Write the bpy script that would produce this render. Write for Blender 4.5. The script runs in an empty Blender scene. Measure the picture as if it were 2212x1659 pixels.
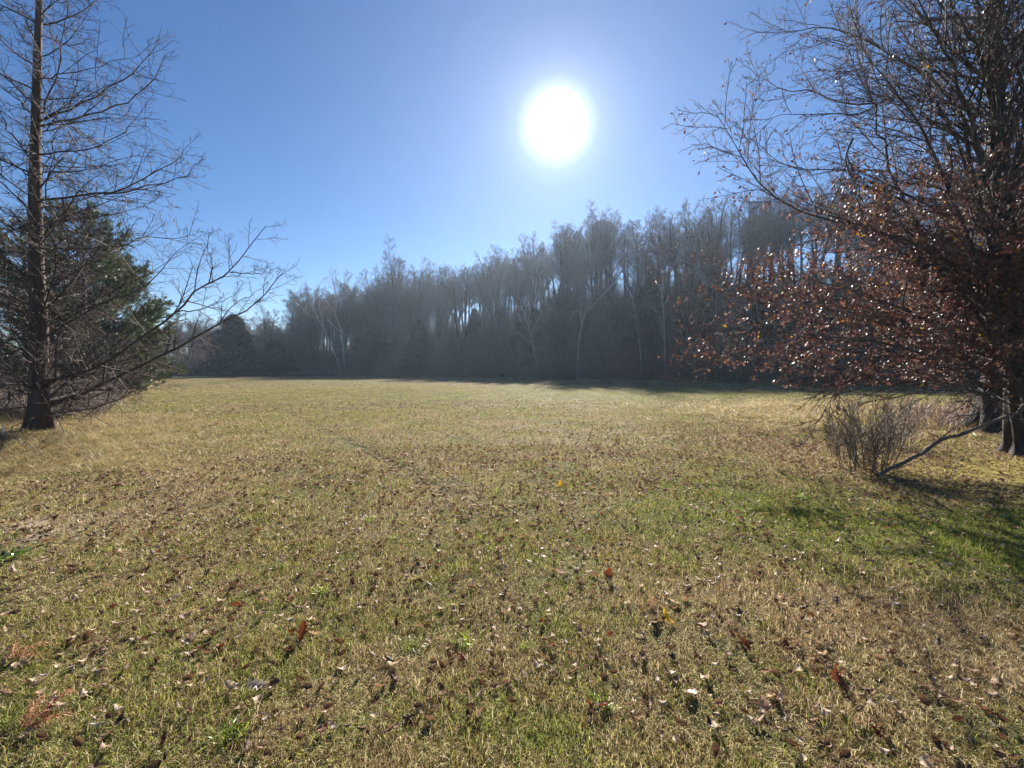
import bpy, math, random
import numpy as np
from mathutils import Vector

R = random.Random(7)
NR = np.random.RandomState(7)
scene = bpy.context.scene
COL = scene.collection

# ------------------------------------------------------------------ camera
FPX, CX, CY, HZ = 928.0, 1106.0, 829.5, 797.0      # reference frame 2212 x 1659
EYE = 1.6
PITCH = math.atan((CY - HZ) / FPX)
cam_d = bpy.data.cameras.new('camera')
cam = bpy.data.objects.new('camera', cam_d)
COL.objects.link(cam)
cam.location = (0, 0, EYE)
cam.rotation_euler = (math.pi / 2 - PITCH, 0, 0)
cam_d.sensor_width = 36
cam_d.lens = FPX / 2212 * 36
cam_d.clip_start = 0.05
cam_d.clip_end = 3000
scene.camera = cam


def ray(px, py):
    dx = (px - CX) / FPX
    dz = -(py - CY) / FPX
    return (dx, math.cos(PITCH) + dz * math.sin(PITCH), -math.sin(PITCH) + dz * math.cos(PITCH))


def P(px, py, Y):
    a, b, c = ray(px, py)
    k = Y / b
    return (a * k, Y, EYE + c * k)


# ------------------------------------------------------------------ sun, sky
sd = Vector(ray(1203, 268)).normalized()
SUN_EL = math.asin(sd.z)
SUN_AZ = math.atan2(sd.x, sd.y)
sun_d = bpy.data.lights.new('sun', 'SUN')
sun_d.energy = 5.0
sun_d.angle = math.radians(0.5)
sun_d.color = (1.0, 0.93, 0.83)
sun = bpy.data.objects.new('sun', sun_d)
COL.objects.link(sun)
sun.rotation_euler = sd.to_track_quat('Z', 'Y').to_euler()

W = bpy.data.worlds.new('World')
scene.world = W
W.use_nodes = True
nt = W.node_tree
nt.nodes.clear()
N = nt.nodes.new
out = N('ShaderNodeOutputWorld')
bg = N('ShaderNodeBackground')
sky = N('ShaderNodeTexSky')
sky.sky_type = 'NISHITA'
sky.sun_disc = False
sky.sun_elevation = SUN_EL
sky.sun_rotation = SUN_AZ
sky.altitude = 900
sky.air_density = 1.0
sky.dust_density = 0.1
sky.ozone_density = 3.0
bg.inputs['Strength'].default_value = 0.0405
hsv = N('ShaderNodeHueSaturation')
hsv.inputs['Saturation'].default_value = 1.22
hsv.inputs['Hue'].default_value = 0.506
nt.links.new(sky.outputs[0], hsv.inputs['Color'])
nt.links.new(hsv.outputs[0], bg.inputs['Color'])
# oversized sun disc and its camera bloom, painted into the sky colour
tc = N('ShaderNodeTexCoord')
nrm = N('ShaderNodeVectorMath'); nrm.operation = 'NORMALIZE'
nt.links.new(tc.outputs['Generated'], nrm.inputs[0])
dot = N('ShaderNodeVectorMath'); dot.operation = 'DOT_PRODUCT'
nt.links.new(nrm.outputs[0], dot.inputs[0])
dot.inputs[1].default_value = sd[:]
ac = N('ShaderNodeMath'); ac.operation = 'ARCCOSINE'
nt.links.new(dot.outputs['Value'], ac.inputs[0])
ramp = N('ShaderNodeValToRGB')
mr = N('ShaderNodeMapRange')
mr.inputs['From Min'].default_value = 0
mr.inputs['From Max'].default_value = math.radians(30)
nt.links.new(ac.outputs[0], mr.inputs['Value'])
nt.links.new(mr.outputs[0], ramp.inputs[0])
cr = ramp.color_ramp
cr.interpolation = 'LINEAR'
cr.elements[0].position = 0.0
cr.elements[0].color = (1, 1, 1, 1)
cr.elements[1].position = 1.0
cr.elements[1].color = (0, 0, 0, 1)
for pos, v_ in ((0.084, 0.9), (0.1, 0.16), (0.118, 0.07), (0.16, 0.035), (0.22, 0.02), (0.32, 0.011), (0.45, 0.006), (0.68, 0.002)):
    c = (v_ * 0.94, v_ * 0.97, v_, 1)
    e = cr.elements.new(pos)
    e.color = c
bg2 = N('ShaderNodeBackground')
bg2.inputs['Strength'].default_value = 3.0
nt.links.new(ramp.outputs[0], bg2.inputs['Color'])
add = N('ShaderNodeAddShader')
nt.links.new(bg.outputs[0], add.inputs[0])
nt.links.new(bg2.outputs[0], add.inputs[1])
nt.links.new(add.outputs[0], out.inputs['Surface'])

scene.view_settings.view_transform = 'Standard'
scene.view_settings.look = 'None'
scene.view_settings.exposure = 1.52
scene.view_settings.gamma = 1.0
scene.view_settings.use_curve_mapping = False
scene.render.engine = 'CYCLES'
scene.cycles.max_bounces = 6
scene.cycles.diffuse_bounces = 3
scene.cycles.glossy_bounces = 2
scene.cycles.transmission_bounces = 4
scene.cycles.transparent_max_bounces = 8
scene.cycles.volume_bounces = 0
scene.cycles.use_denoising = True
scene.cycles.sample_clamp_indirect = 2.0
scene.cycles.sample_clamp_direct = 12.0
scene.cycles.use_adaptive_sampling = False


# ------------------------------------------------------------------ helpers
def tag(o, label=None, cat=None, group=None, kind=None):
    if label: o['label'] = label
    if cat: o['category'] = cat
    if group: o['group'] = group
    if kind: o['kind'] = kind
    return o


def empty(name, loc, label=None, cat=None, group=None, rz=0.0):
    o = bpy.data.objects.new(name, None)
    o.empty_display_size = 0.3
    o.location = loc
    o.rotation_euler.z = rz
    COL.objects.link(o)
    return tag(o, label, cat, group)


def mesh_np(name, verts, faces=None, quads=None, smooth=True, attrs=None):
    """verts (n,3); faces: triangles (m,3); quads (m,4)"""
    me = bpy.data.meshes.new(name)
    verts = np.asarray(verts, dtype=np.float32)
    t = np.zeros((0, 3), np.int32) if faces is None else np.asarray(faces, np.int32).reshape(-1, 3)
    q = np.zeros((0, 4), np.int32) if quads is None else np.asarray(quads, np.int32).reshape(-1, 4)
    me.vertices.add(len(verts))
    me.vertices.foreach_set('co', verts.ravel())
    loops = np.concatenate([t.ravel(), q.ravel()])
    me.loops.add(len(loops))
    me.loops.foreach_set('vertex_index', loops)
    starts = np.concatenate([np.arange(len(t)) * 3, len(t) * 3 + np.arange(len(q)) * 4]).astype(np.int32)
    totals = np.concatenate([np.full(len(t), 3), np.full(len(q), 4)]).astype(np.int32)
    me.polygons.add(len(starts))
    me.polygons.foreach_set('loop_start', starts)
    me.polygons.foreach_set('loop_total', totals)
    me.polygons.foreach_set('use_smooth', np.full(len(starts), smooth))
    for k, v in (attrs or {}).items():
        a = me.attributes.new(k, 'FLOAT', 'POINT')
        a.data.foreach_set('value', np.asarray(v, np.float32))
    me.update(calc_edges=True)
    return me


def link(name, me, mat, parent=None, loc=None):
    o = bpy.data.objects.new(name, me)
    if mat and not me.materials:
        me.materials.append(mat)
    COL.objects.link(o)
    if parent: o.parent = parent
    if loc: o.location = loc
    return o


class Bag:
    """collects tapered branches; builds them as one mesh, all rings at once"""
    def __init__(s):
        s.by = {}
        s.n = 0

    def add(s, pts, rad, sides=3):
        s.by.setdefault((len(pts), sides), []).append((pts, rad))
        s.n += 1

    def mesh(s, name, origin=(0, 0, 0)):
        V, Q, T, A = [], [], [], []
        off = 0
        for (k, sd_), lst in s.by.items():
            pts = np.array([l[0] for l in lst], dtype=np.float64)
            rad = np.array([l[1] for l in lst], dtype=np.float64)
            n = len(lst)
            tan = np.empty_like(pts)
            tan[:, 1:-1] = pts[:, 2:] - pts[:, :-2]
            tan[:, 0] = pts[:, 1] - pts[:, 0]
            tan[:, -1] = pts[:, -1] - pts[:, -2]
            tan /= np.maximum(np.linalg.norm(tan, axis=2, keepdims=True), 1e-9)
            mean = pts[:, -1] - pts[:, 0]
            ref = np.where((np.abs(mean[:, 2:3]) > 0.8 * np.linalg.norm(mean, axis=1, keepdims=True)),
                           np.array([[1.0, 0.2, 0]]), np.array([[0, 0.1, 1.0]]))
            u = np.cross(tan, ref[:, None, :])
            u /= np.maximum(np.linalg.norm(u, axis=2, keepdims=True), 1e-9)
            v = np.cross(tan, u)
            ph = np.arange(sd_) * 2 * math.pi / sd_
            ring = (pts[:, :, None, :] + rad[:, :, None, None] *
                    (u[:, :, None, :] * np.cos(ph)[None, None, :, None] + v[:, :, None, :] * np.sin(ph)[None, None, :, None]))
            V.append(ring.reshape(-1, 3))
            A.append(np.repeat(NR.rand(n), k * sd_))
            base = off + np.arange(n)[:, None, None] * (k * sd_) + np.arange(k - 1)[None, :, None] * sd_
            i = np.arange(sd_)[None, None, :]
            j = (i + 1) % sd_
            q = np.stack([base + i, base + j, base + j + sd_, base + i + sd_], axis=-1)
            Q.append(q.reshape(-1, 4))
            off += n * k * sd_
        V = np.concatenate(V) - np.array(origin)[None]
        return mesh_np(name, V, quads=np.concatenate(Q), attrs={'rnd': np.concatenate(A)})


def norm(v):
    l = math.sqrt(v[0] * v[0] + v[1] * v[1] + v[2] * v[2]) or 1e-9
    return (v[0] / l, v[1] / l, v[2] / l)


def spread(d, ang, az):
    """direction at angle ang from d, azimuth az about it"""
    if abs(d[2]) < 0.9: a = (0, 0, 1)
    else: a = (1, 0, 0)
    u = norm((d[1] * a[2] - d[2] * a[1], d[2] * a[0] - d[0] * a[2], d[0] * a[1] - d[1] * a[0]))
    v = (d[1] * u[2] - d[2] * u[1], d[2] * u[0] - d[0] * u[2], d[0] * u[1] - d[1] * u[0])
    c, s_ = math.cos(ang), math.sin(ang)
    ca, sa = math.cos(az) * s_, math.sin(az) * s_
    return (d[0] * c + u[0] * ca + v[0] * sa, d[1] * c + u[1] * ca + v[1] * sa, d[2] * c + u[2] * ca + v[2] * sa)


def wander(p, d, L, k, wob, up, rnd):
    pts = [p]
    st = L / (k - 1)
    for _ in range(k - 1):
        d = norm((d[0] + rnd.gauss(0, wob), d[1] + rnd.gauss(0, wob), d[2] + rnd.gauss(0, wob) + up))
        p = (p[0] + d[0] * st, p[1] + d[1] * st, p[2] + d[2] * st)
        pts.append(p)
    return pts


def along(pts, t):
    f = t * (len(pts) - 1)
    i = min(int(f), len(pts) - 2)
    f -= i
    a, b = pts[i], pts[i + 1]
    return (tuple(a[q] + (b[q] - a[q]) * f for q in range(3)), norm(tuple(b[q] - a[q] for q in range(3))))


def children(bags, pts, r0, r1, L, level, par, rnd, tips):
    """side shoots of a branch, recursively; par[level] = n, tmin, angle, length ratio, up, wob, k, rmin"""
    if level >= len(par): return
    n, tmin, ang, lr, up, wob, k, rmin = par[level]
    n = max(1, int(n * rnd.uniform(0.75, 1.25) + 0.5))
    az0 = rnd.uniform(0, 6.28)
    for i in range(n):
        t = tmin + (1 - tmin) * (i + rnd.random()) / n
        p, d = along(pts, t)
        r = (r0 + (r1 - r0) * t) * rnd.uniform(0.5, 0.72)
        nd = spread(d, ang * rnd.uniform(0.7, 1.3), az0 + i * 2.4 + rnd.uniform(-0.5, 0.5))
        LL = L * lr * (1.15 - 0.65 * t) * rnd.uniform(0.65, 1.25)
        q = wander(p, nd, LL, k, wob, up, rnd)
        r = max(r, rmin)
        re = max(r * 0.4, rmin * 0.7)
        bags[min(level, len(bags) - 1)].add(q, [r + (re - r) * j / (k - 1) for j in range(k)], 3 if r < 0.03 else 5)
        if tips is not None and level >= 1:
            tips.append((q, level))
        children(bags, q, r, re, LL, level + 1, par, rnd, tips)


# ------------------------------------------------------------------ materials
def nodes_of(m):
    m.use_nodes = True
    t = m.node_tree
    return t, t.nodes, t.links


def ramp_node(t, stops, interp='LINEAR'):
    r = t.nodes.new('ShaderNodeValToRGB')
    r.color_ramp.interpolation = interp
    el = r.color_ramp.elements
    el[0].position, el[0].color = stops[0][0], (*stops[0][1], 1)
    el[1].position, el[1].color = stops[-1][0], (*stops[-1][1], 1)
    for p_, c in stops[1:-1]:
        e_ = el.new(p_)
        e_.color = (*c, 1)
    return r


def bark(name, c0, c1, scale=6.0, rough=0.9, stretch=0.25, bump=0.6):
    m = bpy.data.materials.new(name)
    t, n, l = nodes_of(m)
    b = n['Principled BSDF']
    b.inputs['Roughness'].default_value = rough
    g = n.new('ShaderNodeTexCoord')
    mp = n.new('ShaderNodeMapping')
    mp.inputs['Scale'].default_value = (1, 1, stretch)
    l.new(g.outputs['Object'], mp.inputs[0])
    nz = n.new('ShaderNodeTexNoise')
    nz.inputs['Scale'].default_value = scale
    nz.inputs['Detail'].default_value = 6
    nz.inputs['Roughness'].default_value = 0.7
    l.new(mp.outputs[0], nz.inputs['Vector'])
    rp = ramp_node(t, [(0.3, c0), (0.7, c1)])
    l.new(nz.outputs[0], rp.inputs[0])
    l.new(rp.outputs[0], b.inputs['Base Color'])
    if bump:
        bp = n.new('ShaderNodeBump')
        bp.inputs['Strength'].default_value = bump
        bp.inputs['Distance'].default_value = 0.03
        l.new(nz.outputs[0], bp.inputs['Height'])
        l.new(bp.outputs[0], b.inputs['Normal'])
    return m


def twig_mat(name, c0, c1, rough=0.45):
    m = bpy.data.materials.new(name)
    t, n, l = nodes_of(m)
    b = n['Principled BSDF']
    b.inputs['Roughness'].default_value = rough
    a = n.new('ShaderNodeAttribute')
    a.attribute_name = 'rnd'
    rp = ramp_node(t, [(0, c0), (1, c1)])
    l.new(a.outputs['Fac'], rp.inputs[0])
    l.new(rp.outputs[0], b.inputs['Base Color'])
    return m


def leaf_mat(name, stops, trans=0.4, rough=0.35, spec=0.5, posnoise=0.0, interp='LINEAR', tcol=1.4):
    """thin leaf: reflects, lets light through and shines; colour from the leaf's own random value"""
    m = bpy.data.materials.new(name)
    t, n, l = nodes_of(m)
    n.clear()
    o = n.new('ShaderNodeOutputMaterial')
    a = n.new('ShaderNodeAttribute')
    a.attribute_name = 'rnd'
    rp = ramp_node(t, stops, interp)
    src = a.outputs['Fac']
    if posnoise:
        ge = n.new('ShaderNodeNewGeometry')
        nz = n.new('ShaderNodeTexNoise')
        nz.inputs['Scale'].default_value = 0.7
        nz.inputs['Detail'].default_value = 3
        l.new(ge.outputs['Position'], nz.inputs['Vector'])
        ma = n.new('ShaderNodeMath'); ma.operation = 'MULTIPLY_ADD'
        sb = n.new('ShaderNodeMath'); sb.operation = 'SUBTRACT'
        l.new(nz.outputs[0], sb.inputs[0]); sb.inputs[1].default_value = 0.5
        l.new(sb.outputs[0], ma.inputs[0]); ma.inputs[1].default_value = posnoise
        l.new(src, ma.inputs[2])
        src = ma.outputs[0]
    l.new(src, rp.inputs[0])
    d = n.new('ShaderNodeBsdfPrincipled')
    d.inputs['Roughness'].default_value = rough
    d.inputs['Specular IOR Level'].default_value = spec
    l.new(rp.outputs[0], d.inputs['Base Color'])
    tr = n.new('ShaderNodeBsdfTranslucent')
    hs = n.new('ShaderNodeHueSaturation')
    hs.inputs['Saturation'].default_value = 1.15
    hs.inputs['Value'].default_value = tcol
    l.new(rp.outputs[0], hs.inputs['Color'])
    l.new(hs.outputs[0], tr.inputs['Color'])
    mx = n.new('ShaderNodeMixShader')
    mx.inputs[0].default_value = trans
    l.new(d.outputs[0], mx.inputs[1])
    l.new(tr.outputs[0], mx.inputs[2])
    l.new(mx.outputs[0], o.inputs['Surface'])
    return m


M_cyp = bark('cypress_bark', (0.025, 0.017, 0.013), (0.12, 0.08, 0.06), 9, stretch=0.12, bump=1.0)
M_cyptw = twig_mat('cypress_twig', (0.03, 0.019, 0.016), (0.1, 0.066, 0.054), 0.8)
M_pear = bark('pear_bark', (0.025, 0.02, 0.019), (0.12, 0.105, 0.095), 9, stretch=0.4, bump=0.9)
M_peartw = twig_mat('pear_twig', (0.035, 0.022, 0.02), (0.13, 0.09, 0.08), 0.75)
M_trunk = bark('pear_trunk_bark', (0.012, 0.01, 0.009), (0.075, 0.062, 0.055), 14, stretch=0.35, bump=1.0)
M_wood = bark('forest_bark', (0.04, 0.034, 0.03), (0.13, 0.11, 0.095), 2.0, stretch=0.3, bump=0.3)
M_woodtw = twig_mat('forest_twig', (0.05, 0.033, 0.026), (0.13, 0.092, 0.074), 0.9)
M_syc = bark('sycamore_bark', (0.16, 0.14, 0.12), (0.42, 0.39, 0.35), 1.2, stretch=0.5, bump=0.2)
M_syctw = twig_mat('sycamore_twig', (0.09, 0.075, 0.065), (0.22, 0.19, 0.17), 0.7)
M_brush = twig_mat('brush_twig', (0.06, 0.045, 0.035), (0.22, 0.16, 0.115), 0.6)
M_bramble = twig_mat('bramble_twig', (0.17, 0.095, 0.075), (0.42, 0.27, 0.22), 0.5)
M_pine = leaf_mat('pine_needle', [(0, (0.022, 0.036, 0.018)), (0.6, (0.05, 0.072, 0.03)), (1, (0.13, 0.14, 0.05))], 0.3, 0.4, 0.4)
M_cedar = leaf_mat('cedar_leaf', [(0, (0.008, 0.014, 0.009)), (0.8, (0.017, 0.027, 0.016)), (1, (0.035, 0.04, 0.018))], 0.08, 0.8, 0.15)
M_pearleaf = leaf_mat('pear_leaf', [(0, (0.06, 0.034, 0.032)), (0.45, (0.12, 0.06, 0.052)), (0.8, (0.19, 0.1, 0.078)),
                                    (0.97, (0.22, 0.12, 0.08)), (0.98, (0.4, 0.2, 0.03)), (1, (0.5, 0.3, 0.05))], 0.3, 0.48, 0.3)
M_dead = leaf_mat('dead_leaf', [(0, (0.08, 0.045, 0.03)), (0.35, (0.19, 0.115, 0.07)), (0.7, (0.3, 0.2, 0.13)), (1, (0.46, 0.36, 0.26))], 0.25, 0.6, 0.3)


def grass_material(name, greenbias=0.0):
    m = bpy.data.materials.new(name)
    t, n, l = nodes_of(m)
    n.clear()
    o = n.new('ShaderNodeOutputMaterial')
    ge = n.new('ShaderNodeNewGeometry')
    a = n.new('ShaderNodeAttribute'); a.attribute_name = 'rnd'

    def noise(sc, det=3, off=0.0):
        z = n.new('ShaderNodeTexNoise')
        z.inputs['Scale'].default_value = sc
        z.inputs['Detail'].default_value = det
        if off:
            mp = n.new('ShaderNodeMapping')
            mp.inputs['Location'].default_value = (off, off * 0.7, 0)
            l.new(ge.outputs['Position'], mp.inputs[0])
            l.new(mp.outputs[0], z.inputs['Vector'])
        else:
            l.new(ge.outputs['Position'], z.inputs['Vector'])
        return z.outputs[0]

    def math_(op, x, y=None, z=None):
        q = n.new('ShaderNodeMath'); q.operation = op
        for i, vv in enumerate((x, y, z)):
            if vv is None: continue
            if isinstance(vv, (int, float)): q.inputs[i].default_value = vv
            else: l.new(vv, q.inputs[i])
        return q.outputs[0]

    def blob(cx, cy, rx, ry, amt):
        mp = n.new('ShaderNodeMapping')
        mp.vector_type = 'TEXTURE'
        mp.inputs['Location'].default_value = (cx, cy, 0)
        mp.inputs['Scale'].default_value = (rx, ry, 1e6)
        l.new(ge.outputs['Position'], mp.inputs[0])
        ln = n.new('ShaderNodeVectorMath'); ln.operation = 'LENGTH'
        l.new(mp.outputs[0], ln.inputs[0])
        e = math_('MULTIPLY', ln.outputs['Value'], ln.outputs['Value'])
        e = math_('MULTIPLY', e, -1.0)
        e = math_('EXPONENT', e)
        return math_('MULTIPLY', e, amt)

    g = math_('MULTIPLY_ADD', noise(0.45, 3), 1.5, -0.66 + greenbias)
    g = math_('ADD', g, math_('MULTIPLY_ADD', noise(2.6, 2, 13.0), 1.4, -0.7))
    for bl in ((3.7, 4.1, 2.9, 1.25, 0.95), (1.8, 6.0, 2.0, 1.2, 0.3), (-2.5, 3.2, 1.6, 1.2, 0.28), (6, 26, 28, 12, 0.36),
               (-0.5, 1.9, 1.6, 0.5, 0.12), (1.6, 3.0, 1.2, 0.8, -0.3), (-11, 9.5, 3, 1.2, 0.3), (2.5, 2.4, 1.3, 0.7, -0.35),
               (-25, 60, 40, 30, -0.06), (-4.3, 7, 1.2, 2.4, -0.2)):
        g = math_('ADD', g, blob(*bl))
    # a blade is green where its own number falls below the local greenness
    isg = math_('MULTIPLY', math_('SUBTRACT', g, math_('MULTIPLY_ADD', a.outputs['Fac'], 1.0, -0.18)), 5.0)
    isg = math_('ADD', isg, 0.5)
    cl = n.new('ShaderNodeClamp'); l.new(isg, cl.inputs[0])
    r2 = math_('FRACT', math_('MULTIPLY', a.outputs['Fac'], 37.0))
    dry = ramp_node(t, [(0, (0.09, 0.05, 0.022)), (0.3, (0.24, 0.155, 0.07)), (0.65, (0.48, 0.37, 0.17)), (1, (0.88, 0.78, 0.52))])
    grn = ramp_node(t, [(0, (0.05, 0.08, 0.015)), (0.5, (0.2, 0.24, 0.04)), (1, (0.52, 0.52, 0.13))])
    l.new(r2, dry.inputs[0]); l.new(r2, grn.inputs[0])
    mc = n.new('ShaderNodeMixRGB')
    l.new(cl.outputs[0], mc.inputs[0]); l.new(dry.outputs[0], mc.inputs[1]); l.new(grn.outputs[0], mc.inputs[2])
    d = n.new('ShaderNodeBsdfPrincipled')
    d.inputs['Roughness'].default_value = 0.62
    d.inputs['Specular IOR Level'].default_value = 0.1
    l.new(mc.outputs[0], d.inputs['Base Color'])
    tr = n.new('ShaderNodeBsdfTranslucent')
    l.new(mc.outputs[0], tr.inputs['Color'])
    mx = n.new('ShaderNodeMixShader'); mx.inputs[0].default_value = 0.42
    l.new(d.outputs[0], mx.inputs[1]); l.new(tr.outputs[0], mx.inputs[2])
    l.new(mx.outputs[0], o.inputs['Surface'])
    return m, mc, blob


M_grass, _, _ = grass_material('mown_grass')
M_tall = leaf_mat('tall_dry_grass', [(0, (0.15, 0.1, 0.05)), (0.5, (0.36, 0.28, 0.14)), (0.85, (0.52, 0.44, 0.26)), (1, (0.2, 0.25, 0.07))], 0.42, 0.45, 0.4, 0.8)

# ------------------------------------------------------------------ the lie of the land
EX = np.array([-420, -140, -82, -43, -25, -9, 12, 25.5, 37, 60, 90, 420.0])
EY = np.array([150, 108, 98, 97, 88, 78, 59, 48, 39, 28, 18, -60.0])
RX = np.array([-420, -90, -55, -30, -12, 12, 40, 420.0])
RZ = np.array([3, 3, 4, 8, 12.5, 16.5, 15.0, 14.0])


def wood_s(x, y):
    return (y - np.interp(x, EX, EY)) * 0.8


def hnoise(x, y):
    return (np.sin(x * 0.31 + 1.7) * np.cos(y * 0.27) * 0.5 + np.sin(x * 0.83 + y * 0.61) * 0.25 + np.sin(x * 0.12 - y * 0.17 + 2))


def height(x, y):
    x = np.asarray(x, dtype=float); y = np.asarray(y, dtype=float)
    s_ = wood_s(x, y)
    t = np.clip((s_ - 1) / 30, 0, 1)
    t = t * t * (3 - 2 * t)
    h = np.interp(x, RX, RZ) * t
    h = h - np.clip(s_ - 50, 0, 200) * 0.12 * t
    r_ = np.hypot(x, y)
    h = h + hnoise(x, y) * (0.012 * np.clip(r_ / 8, 0.15, 4) + 0.35 * t)
    h = h - 0.05 * np.exp(-((x + 1.3 + (y - 6.2) * 0.727) / 0.25) ** 2) * ((y > 5.2) & (y < 19))
    h = h + 0.02 * np.sin(x * 2.3 + y) * np.sin(y * 1.9 - x * 0.6)
    return h


def hz(x, y):
    return float(height(x, y))


def axis(lo, hi, near, n, c=0.0):
    t = np.linspace(-1, 1, n)
    a = np.sinh(t * near) / math.sinh(near)
    return np.where(a < 0, c + a * (c - lo), c + a * (hi - c))


gx = axis(-420, 420, 4.6, 300)
gy = axis(-120, 420, 4.6, 330, 4.0)
X, Y = np.meshgrid(gx, gy)
Z = height(X, Y)
nx, ny = len(gx), len(gy)
idx = np.arange(nx * ny).reshape(ny, nx)
Q = np.stack([idx[:-1, :-1], idx[:-1, 1:], idx[1:, 1:], idx[1:, :-1]], -1).reshape(-1, 4)
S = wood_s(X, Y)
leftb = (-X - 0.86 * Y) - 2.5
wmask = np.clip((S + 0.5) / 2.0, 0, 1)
dmask = np.clip((leftb + 1) / 3.0, 0, 1) * np.clip((Y - 6) / 4, 0, 1)
moss = np.exp(-(((X - 7.8) / 3.2) ** 2 + ((Y - 6.6) / 1.9) ** 2))
me = mesh_np('ground', np.stack([X.ravel(), Y.ravel(), Z.ravel()], 1), quads=Q,
             attrs={'wood': wmask.ravel(), 'rough': dmask.ravel(), 'moss': moss.ravel(),
                    'soil': np.exp(-(((X + 5.0) / 0.9) ** 2 + ((Y - 4.2) / 0.55) ** 2)).ravel()})
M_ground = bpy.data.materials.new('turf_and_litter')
t, n, l = nodes_of(M_ground)
b = n['Principled BSDF']
b.inputs['Roughness'].default_value = 1.0
b.inputs['Specular IOR Level'].default_value = 0.05
ge = n.new('ShaderNodeNewGeometry')


def gnoise(sc, det=5, rough=0.6):
    z = n.new('ShaderNodeTexNoise')
    z.inputs['Scale'].default_value = sc
    z.inputs['Detail'].default_value = det
    z.inputs['Roughness'].default_value = rough
    l.new(ge.outputs['Position'], z.inputs['Vector'])
    return z.outputs[0]


def gmix(fac, a_, b_):
    q = n.new('ShaderNodeMixRGB')
    l.new(fac, q.inputs[0]); l.new(a_, q.inputs[1]); l.new(b_, q.inputs[2])
    return q.outputs[0]


def gattr(nm):
    q = n.new('ShaderNodeAttribute'); q.attribute_name = nm
    return q.outputs['Fac']


fine = gnoise(14, 8, 0.75)
big = gnoise(0.4, 4)
thatch = ramp_node(t, [(0.3, (0.035, 0.024, 0.014)), (0.5, (0.11, 0.08, 0.042)), (0.72, (0.27, 0.21, 0.11))]); l.new(fine, thatch.inputs[0])
turf = ramp_node(t, [(0.3, (0.03, 0.03, 0.013)), (0.5, (0.085, 0.09, 0.035)), (0.72, (0.22, 0.22, 0.09))]); l.new(fine, turf.inputs[0])
bigr = ramp_node(t, [(0.38, (0, 0, 0)), (0.62, (1, 1, 1))]); l.new(big, bigr.inputs[0])
c_ = gmix(bigr.outputs[0], thatch.outputs[0], turf.outputs[0])
mossr = ramp_node(t, [(0.3, (0.1, 0.075, 0.02)), (0.7, (0.4, 0.34, 0.1))]); l.new(gnoise(4, 6), mossr.inputs[0])
c_ = gmix(gattr('moss'), c_, mossr.outputs[0])
soilr = ramp_node(t, [(0.3, (0.16, 0.11, 0.08)), (0.7, (0.5, 0.4, 0.31))]); l.new(fine, soilr.inputs[0])
c_ = gmix(gattr('soil'), c_, soilr.outputs[0])
lit = ramp_node(t, [(0.3, (0.045, 0.028, 0.018)), (0.7, (0.2, 0.13, 0.085))]); l.new(gnoise(6, 6), lit.inputs[0])
c_ = gmix(gattr('rough'), c_, lit.outputs[0])
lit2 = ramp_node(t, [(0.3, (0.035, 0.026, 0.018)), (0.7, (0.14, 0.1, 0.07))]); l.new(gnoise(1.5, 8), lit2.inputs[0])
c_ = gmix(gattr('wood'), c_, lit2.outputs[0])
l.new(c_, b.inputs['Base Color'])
bp = n.new('ShaderNodeBump'); bp.inputs['Strength'].default_value = 0.8; bp.inputs['Distance'].default_value = 0.03
l.new(fine, bp.inputs['Height']); l.new(bp.outputs[0], b.inputs['Normal'])
ground = link('ground', me, M_ground)
tag(ground, 'mown field of brown and green turf rising into a wooded hillside', kind='structure')

# ------------------------------------------------------------------ scattered ground cover
def scatter(name, label, pts, rotz, scl, pick, coll, tilt=None):
    me = bpy.data.meshes.new(name)
    me.vertices.add(len(pts))
    me.vertices.foreach_set('co', np.asarray(pts, np.float32).ravel())
    rot = np.zeros((len(pts), 3), np.float32)
    rot[:, 2] = rotz
    if tilt is not None: rot[:, 0] = tilt[:, 0]; rot[:, 1] = tilt[:, 1]
    a = me.attributes.new('rot', 'FLOAT_VECTOR', 'POINT'); a.data.foreach_set('vector', rot.ravel())
    a = me.attributes.new('scl', 'FLOAT_VECTOR', 'POINT'); a.data.foreach_set('vector', np.asarray(scl, np.float32).ravel())
    a = me.attributes.new('pick', 'INT', 'POINT'); a.data.foreach_set('value', np.asarray(pick, np.int32))
    o = bpy.data.objects.new(name, me)
    COL.objects.link(o)
    g = bpy.data.node_groups.new(name + '_scatter', 'GeometryNodeTree')
    g.interface.new_socket('Geometry', in_out='INPUT', socket_type='NodeSocketGeometry')
    g.interface.new_socket('Geometry', in_out='OUTPUT', socket_type='NodeSocketGeometry')
    gi = g.nodes.new('NodeGroupInput'); go = g.nodes.new('NodeGroupOutput')
    ip = g.nodes.new('GeometryNodeInstanceOnPoints')
    ci = g.nodes.new('GeometryNodeCollectionInfo')
    ci.inputs['Collection'].default_value = coll
    ci.inputs['Separate Children'].default_value = True
    ci.inputs['Reset Children'].default_value = True

    def na(nm, ty):
        q = g.nodes.new('GeometryNodeInputNamedAttribute'); q.data_type = ty
        q.inputs['Name'].default_value = nm
        return q.outputs['Attribute']
    g.links.new(gi.outputs[0], ip.inputs['Points'])
    g.links.new(ci.outputs[0], ip.inputs['Instance'])
    ip.inputs['Pick Instance'].default_value = True
    g.links.new(na('pick', 'INT'), ip.inputs['Instance Index'])
    g.links.new(na('rot', 'FLOAT_VECTOR'), ip.inputs['Rotation'])
    g.links.new(na('scl', 'FLOAT_VECTOR'), ip.inputs['Scale'])
    g.links.new(ip.outputs[0], go.inputs[0])
    md = o.modifiers.new('scatter', 'NODES'); md.node_group = g
    return tag(o, label, kind='stuff')


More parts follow.
